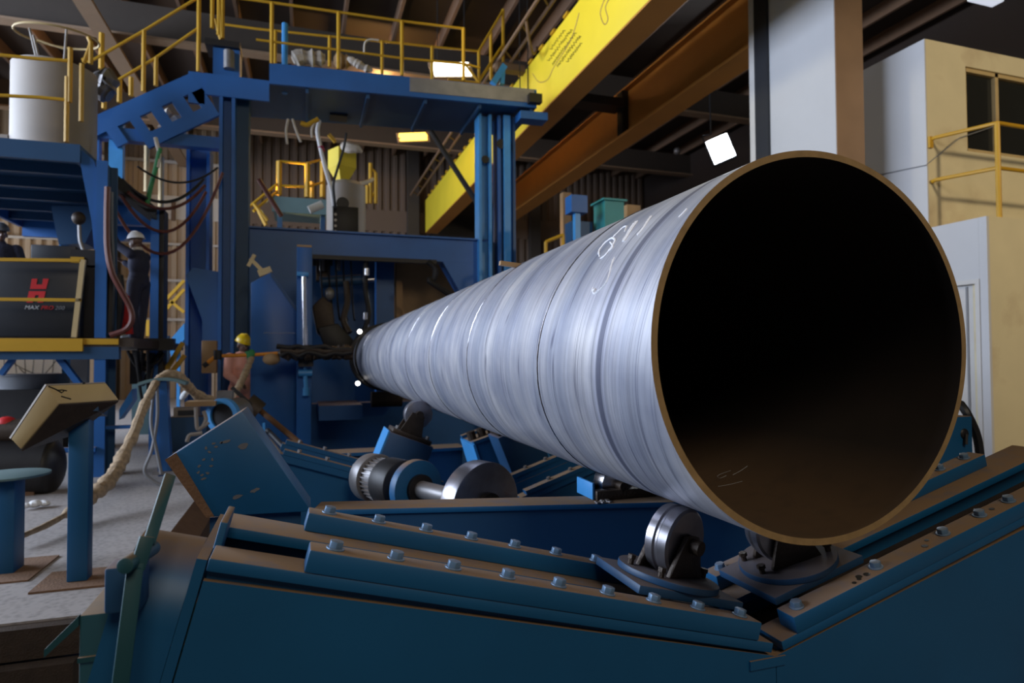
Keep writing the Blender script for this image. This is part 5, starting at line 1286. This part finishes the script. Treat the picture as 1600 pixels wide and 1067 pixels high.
hr2 = thing('small_rail', 'small yellow rail standing just above the back of the pipe', 'railing', P(870, 385, y=9.2))
posts(hr2, ((853, 378, 400), (880, 367, 392)), 9.2, .03); rail(hr2, ((853, 378), (880, 367)), 9.2)
MB().box(P(880, 340, y=14).x, P(893, 340, y=14).x, 14, 14.2, 0, P(880, 300, y=14).z).build('brown_post', M['wood'], label='brown post left of the blue valve box', cat='post')
hs0 = hitpipe(806, 418); MB().bar(P(781, 411, y=hs0.y), hs0+V((.03, 0, .008)), .03, .02).build('wood_scrap', M['wood'], label='tan stick lying on the far top of the pipe', cat='stick')
# ================================================================== PEOPLE
def body_mesh(shapes, name, mt, par, vox, T, it=2, label=None):
    b = MB(T)
    for s in shapes:
        if s[0] == 'c':      # tapered limb
            p0, p1, r0, r1 = V(s[1]), V(s[2]), s[3], s[4]
            b.sph(p0, r0, n=12, m=8); b.sph(p1, r1, n=12, m=8); b.cyl(p0, p1, r0, r1, n=14)
        elif s[0] == 'e': b.sph(s[1], 1, s[2], n=18, m=12, rot=(s[3] if len(s) > 3 else None))
    o = b.build(name, M[mt], par, smooth=0); remesh(o, vox, it)
    if label: o['label'] = label
    return o
def hand(w, d, up, sz=1., curl=.35, thumb=1):
    """palm, four unequal fingers and a thumb from the wrist w along d"""
    w, d, up = V(w), V(d).normalized(), V(up).normalized(); sd = d.cross(up).normalized(); L = []
    pc = w+d*.05*sz
    L.append(('c', w, w+d*.075*sz, .026*sz, .03*sz)); L.append(('c', w+sd*.02+d*.03*sz, w+sd*.026*sz+d*.08*sz, .02*sz, .015*sz)); L.append(('c', w-sd*.02+d*.03*sz, w-sd*.026*sz+d*.08*sz, .02*sz, .015*sz))
    for k, ln in enumerate((.072, .08, .075, .06)):
        a = w+d*.085*sz+sd*(.030-.020*k)*sz; m1 = a+(d*(1-curl*.4)-up*curl*.6).normalized()*ln*.5*sz; m2 = m1+(d*(1-curl)-up*curl*1.4).normalized()*ln*.5*sz
        L += [('c', a, m1, .010*sz, .009*sz), ('c', m1, m2, .009*sz, .008*sz)]
    a = w+d*.025*sz+sd*.03*sz*thumb; m1 = a+(d*.7+sd*.7*thumb-up*.2).normalized()*.04*sz; m2 = m1+(d*.95+sd*.2*thumb-up*.3).normalized()*.03*sz
    L += [('c', a, m1, .012*sz, .011*sz), ('c', m1, m2, .011*sz, .009*sz)]
    return L
def head_shapes(c, yaw=0., pitch=0.):
    """skull, jaw, nose, lips, brow, ears; face looks along +y before turning"""
    R = Matrix.Rotation(yaw, 3, 'Z') @ Matrix.Rotation(pitch, 3, 'X'); c = V(c)
    def E(p, s): return ('e', c+R @ V(p), s, R)
    return [E((0, -.01, .03), (.075, .095, .095)), E((0, .02, -.035), (.062, .075, .075)), E((0, .05, -.085), (.036, .04, .03)), E((0, .095, -.02), (.013, .02, .028)), E((0, .1, -.035), (.018, .016, .013)),
            E((0, .083, -.066), (.026, .014, .008)), E((0, .083, -.078), (.024, .013, .008)), E((.03, .075, .012), (.026, .014, .008)), E((-.03, .075, .012), (.026, .014, .008)),
            E((.078, -.01, -.02), (.012, .022, .034)), E((-.078, -.01, -.02), (.012, .022, .034))], R, c
def helmet(par, c, R, mt, T):
    b = MB(T)
    rows = []
    for i in range(9):
        ph = pi/2*i/8
        rows.append([(.108*cos(2*pi*k/28)*sin(ph), -.008+.132*sin(2*pi*k/28)*sin(ph), .055+.118*cos(ph)) for k in range(28)])
    vs = [[b.v(c+R @ V(p)) for p in row] for row in rows[1:]]; top = b.v(c+R @ V((0, -.008, .175)))
    for k in range(28): b.f([top, vs[0][k], vs[0][(k+1) % 28]])
    for i in range(len(vs)-1):
        for k in range(28): b.f([vs[i][k], vs[i+1][k], vs[i+1][(k+1) % 28], vs[i][(k+1) % 28]])
    # brim, longer over the eyes
    br = [b.v(c+R @ V((.122*cos(2*pi*k/28), -.008+(.142+.04*max(0, sin(2*pi*k/28)))*sin(2*pi*k/28), .050-.012*max(0, sin(2*pi*k/28))))) for k in range(28)]
    for k in range(28): b.f([vs[-1][k], br[k], br[(k+1) % 28], vs[-1][(k+1) % 28]])
    for dx in (-.03, 0, .03):
        b.tube([c+R @ V((dx, -.008+.1*sin(a), .06+.115*cos(a))) for a in [-.9+.2*i for i in range(10)]], .008, 6)
    return b.build('helmet', M[mt], par, recalc=True)
def eyes(par, c, R, T):
    b = MB(T)
    for s in (-1, 1): b.sph(c+R @ V((s*.03, .083, .0)), .0075, n=8, m=6)
    b.build('eyes', M['tarp'], par)

# worker in salmon overalls beside the machine
yw = 10.15
hd = P(379, 537, y=yw)
sc_ = (hd.z+0.0)/1.60
T = Matrix.Translation((hd.x, yw, 0)) @ Matrix.Rotation(radians(-158), 4, 'Z') @ Matrix.Scale(hd.z/1.62, 4)
w1_ = thing('person', 'worker in salmon overalls and a yellow helmet standing behind the orange boom', 'person', (hd.x, yw, 0))
hs_, R_, c_ = head_shapes((0, .03, 1.60), radians(18), radians(-16))
armL = [(-.19, 0, 1.40), (-.25, .04, 1.12), (-.20, .20, .93)]; armR = [(.19, 0, 1.40), (.24, .06, 1.14), (.13, .28, 1.02)]
leg = lambda s: [(s*.10, 0, .92), (s*.11, .02, .50), (s*.12, -.02, .08)]
def limbs(a, r): return [('c', a[i], a[i+1], r[i], r[i+1]) for i in range(len(a)-1)]
sh = hs_+[('c', (0, -.005, 1.40), (0, .02, 1.55), .058, .05), ('e', (0, 0, 1.22), (.17, .11, .24)), ('e', (0, 0, .98), (.16, .11, .14))]
sh += limbs(armL, (.052, .042, .03))+limbs(armR, (.052, .042, .03))+hand(armL[2], V(armL[2])-V(armL[1]), (0, -1, .3), 1, .5, -1)+hand(armR[2], V(armR[2])-V(armR[1]), (0, -.2, 1), 1, .5, -1)
for s in (-1, 1): sh += limbs(leg(s), (.085, .06, .042))+[('c', (s*.12, -.03, .045), (s*.13, .14, .035), .042, .035)]
body_mesh(sh, 'body', 'skin', w1_, .0085, T)
helmet(w1_, c_, R_, 'hat_y', T); eyes(w1_, c_, R_, T)
cl = [('e', (0, 0, 1.23), (.195, .135, .26)), ('e', (0, .0, 1.38), (.20, .10, .09)), ('e', (0, 0, 1.0), (.185, .135, .17)), ('c', (0, -.005, 1.42), (0, .005, 1.465), .075, .068)]
cl += limbs(armL[:2]+[V(armL[1]).lerp(V(armL[2]), .85)], (.08, .064, .052))+limbs(armR[:2]+[V(armR[1]).lerp(V(armR[2]), .85)], (.08, .064, .052))
body_mesh(cl, 'shirt', 'salmon', w1_, .011, T)
b = MB(T); b.tube([(.082*cos(a), -.002+.075*sin(a), 1.465+.012*sin(a+.6)) for a in [2*pi*i/22 for i in range(22)]], .018, 8, closed=True); b.build('collar', M['salmon'], w1_)
b = MB(T); b.bar((0, .125, 1.40), (0, .142, 1.0), .03, .012, up=(0, 1, 0)); b.build('placket', M['salmon'], w1_)
for s in (-1, 1):
    b = MB(T); b.box(s*.09-.05, s*.09+.05, .118, .136, 1.22, 1.26); b.build('pocket_flap', M['salmon'], w1_)
tr = [('e', (0, 0, .93), (.18, .13, .12))]
for s in (-1, 1): tr += limbs(leg(s), (.11, .088, .075))
body_mesh(tr, 'trousers', 'salmon', w1_, .011, T)
bt = []
for s in (-1, 1): bt += [('c', (s*.12, -.03, .06), (s*.13, .15, .04), .058, .046), ('c', (s*.12, -.02, .05), (s*.12, -.02, .17), .058, .06)]
body_mesh(bt, 'boots', 'cable', w1_, .011, T)

# worker in dark clothes on the platform, reaching up
yw = 9.4
ft = P(216, 529, y=yw); hd = P(208, 378, y=yw)
kk = (hd.z-dz1)/1.60
T = Matrix.Translation((ft.x, yw, dz1+.002)) @ Matrix.Rotation(radians(68), 4, 'Z') @ Matrix.Scale(kk, 4)
w2_ = thing('person', 'worker in dark overalls and a white helmet reaching up on the left platform', 'person', (ft.x, yw, dz1))
hs_, R_, c_ = head_shapes((0, .06, 1.60), radians(4), radians(-6))
armL = [(-.18, .02, 1.38), (-.20, .22, 1.52), (-.17, .34, 1.72)]; armR = [(.19, .02, 1.38), (.24, .18, 1.18), (.16, .40, 1.32)]
leg = lambda s: [(s*.10, 0, .92), (s*.12, .03, .50), (s*.13, -.02+.1*(s > 0), .08)]
sh = hs_+[('c', (0, 0, 1.40), (0, .04, 1.55), .058, .05), ('e', (0, 0, 1.22), (.17, .11, .24)), ('e', (0, 0, .98), (.16, .11, .14))]
sh += limbs(armL, (.052, .042, .03))+limbs(armR, (.052, .042, .03))+hand(armL[2], V(armL[2])-V(armL[1]), (0, -1, .3), 1, .4, 1)+hand(armR[2], V(armR[2])-V(armR[1]), (0, -.2, 1), 1, .5, -1)
for s in (-1, 1): sh += limbs(leg(s), (.085, .06, .042))+[('c', (s*.13, -.03+.1*(s > 0), .045), (s*.14, .14+.1*(s > 0), .035), .042, .035)]
body_mesh(sh, 'body', 'skin', w2_, .0085, T)
helmet(w2_, c_, R_, 'hat_w', T); eyes(w2_, c_, R_, T)
cl = [('e', (0, 0, 1.23), (.195, .135, .26)), ('e', (0, .0, 1.38), (.20, .10, .09)), ('e', (0, 0, 1.0), (.185, .135, .17)), ('c', (0, 0, 1.42), (0, .02, 1.465), .075, .068)]
cl += limbs(armL[:2]+[V(armL[1]).lerp(V(armL[2]), .8)], (.08, .062, .05))+limbs(armR[:2]+[V(armR[1]).lerp(V(armR[2]), .8)], (.08, .062, .05))
body_mesh(cl, 'jacket', 'navy', w2_, .011, T)
b = MB(T); b.cyl((0, .02, 1.43), (0, .035, 1.50), .085, .08, n=20); b.build('scarf', M['cloth'], w2_)
tr = [('e', (0, 0, .93), (.18, .13, .12))]
for s in (-1, 1): tr += limbs(leg(s), (.115, .09, .078))
body_mesh(tr, 'trousers', 'navy', w2_, .011, T)
bt = []
for s in (-1, 1): bt += [('c', (s*.13, -.03+.1*(s > 0), .06), (s*.14, .15+.1*(s > 0), .046), .058, .046), ('c', (s*.13, -.02+.1*(s > 0), .06), (s*.13, -.02+.1*(s > 0), .17), .058, .06)]
body_mesh(bt, 'boots', 'cable', w2_, .011, T)

# worker cut by the left edge of the picture, behind the cabinet
yw = 9.7
hd = P(1, 366, y=yw)
kk = (hd.z-dz1)/1.60
T = Matrix.Translation((hd.x, yw, dz1+.002)) @ Matrix.Rotation(radians(200), 4, 'Z') @ Matrix.Scale(kk, 4)
w3_ = thing('person', 'worker in a grey helmet at the left edge, shoulders showing behind the charcoal cabinet', 'person', (hd.x, yw, dz1))
hs_, R_, c_ = head_shapes((0, .03, 1.60), radians(8), radians(-4))
armL = [(-.19, 0, 1.38), (-.27, .04, 1.12), (-.24, .24, 1.0)]; armR = [(.19, 0, 1.38), (.27, .04, 1.12), (.24, .24, 1.0)]
leg = lambda s: [(s*.10, 0, .92), (s*.11, .02, .50), (s*.12, -.02, .08)]
sh = hs_+[('c', (0, -.005, 1.40), (0, .02, 1.55), .058, .05), ('e', (0, 0, 1.22), (.17, .11, .24)), ('e', (0, 0, .98), (.16, .11, .14))]
sh += limbs(armL, (.052, .042, .03))+limbs(armR, (.052, .042, .03))+hand(armL[2], V(armL[2])-V(armL[1]), (0, 0, 1), 1, .5, -1)+hand(armR[2], V(armR[2])-V(armR[1]), (0, 0, 1), 1, .5, 1)
for s in (-1, 1): sh += limbs(leg(s), (.085, .06, .042))+[('c', (s*.12, -.03, .045), (s*.13, .14, .035), .042, .035)]
body_mesh(sh, 'body', 'skin', w3_, .009, T)
helmet(w3_, c_, R_, 'hat_g', T); eyes(w3_, c_, R_, T)
cl = [('e', (0, 0, 1.23), (.20, .14, .26)), ('e', (0, .0, 1.38), (.21, .11, .09)), ('e', (0, 0, 1.0), (.185, .135, .17)), ('c', (0, -.005, 1.42), (0, .005, 1.465), .078, .07)]
cl += limbs(armL[:2]+[V(armL[1]).lerp(V(armL[2]), .85)], (.085, .068, .055))+limbs(armR[:2]+[V(armR[1]).lerp(V(armR[2]), .85)], (.085, .068, .055))
body_mesh(cl, 'jacket', 'navy', w3_, .012, T)
tr = [('e', (0, 0, .93), (.18, .13, .12))]
for s in (-1, 1): tr += limbs(leg(s), (.115, .09, .078))
body_mesh(tr, 'trousers', 'navy', w3_, .012, T)

# ================================================================== LIGHT
def area(name, loc, target, sx, sy, power, col):
    l = bpy.data.lights.new(name, 'AREA'); l.shape = 'RECTANGLE'; l.size = sx; l.size_y = sy; l.energy = power; l.color = col
    o = bpy.data.objects.new(name, l); COL.objects.link(o); o.location = loc
    d = V(target)-V(loc); o.rotation_euler = d.to_track_quat('-Z', 'Y').to_euler(); return o
def point(name, loc, power, col, r=.25):
    l = bpy.data.lights.new(name, 'POINT'); l.energy = power; l.color = col; l.shadow_soft_size = r
    o = bpy.data.objects.new(name, l); COL.objects.link(o); o.location = loc; return o
def spot(name, loc, target, power, col, ang, r=.2, blend=.6):
    l = bpy.data.lights.new(name, 'SPOT'); l.energy = power; l.color = col; l.spot_size = radians(ang); l.spot_blend = blend; l.shadow_soft_size = r
    o = bpy.data.objects.new(name, l); COL.objects.link(o); o.location = loc
    d = V(target)-V(loc); o.rotation_euler = d.to_track_quat('-Z', 'Y').to_euler(); return o
# daylight through the open loading side on the left
area('loading_side_daylight', (-13.5, 8.6, 5.7), (0, 8.6, 4.0), 16, 5.2, 4400, (.70, .81, 1.0))
area('rear_bay_daylight', (-13.5, 21, 2.4), (-6, 21.6, 2.6), 4.5, 4.2, 430, (.92, .95, 1.0))
# sodium roof lamps, spots aimed at single parts, and added fills
point('sodium_bay_lamp', (1.8, 15.5, 8.2), 170, (1, .58, .2), .3)
area('front_fill', (1.0, -5.0, 7.0), (1.2, 1.4, .3), 3, 3, 285, (1, .86, .66))
point('sodium_bay_lamp', (-5.0, 16.0, 8.4), 110, (1, .62, .3), .3)
spot('girder_lamp', (-.5, 8.5, 7.6), (4.3, 8.8, 6.5), 450, (1, .88, .55), 75, .3)
spot('runway_fill', (-.9, 14.3, 4.5), (6.7, 12.8, 6.4), 850, (1, .64, .24), 95, .12)
spot('cabin_lamp', (8.8, -1.2, 5.6), (8.4, 5.8, 3.2), 820, (1, .82, .54), 62, .3)
area('floodlight_beam', fp+V((-.08, -.12, -.05)), (2.5, 2, 1.0), .5, .6, 160, (.85, .92, 1))
w = bpy.data.worlds.new('hall_air'); SC.world = w; w.use_nodes = True
w.node_tree.nodes['Background'].inputs[0].default_value = (.45, .58, .8, 1); w.node_tree.nodes['Background'].inputs[1].default_value = .06
SC.view_settings.view_transform = 'Standard'; SC.view_settings.look = 'None'; SC.view_settings.gamma = 1; SC.view_settings.exposure = 0; SC.view_settings.use_curve_mapping = False
SC.cycles.use_denoising = True
SC.cycles.max_bounces = 8
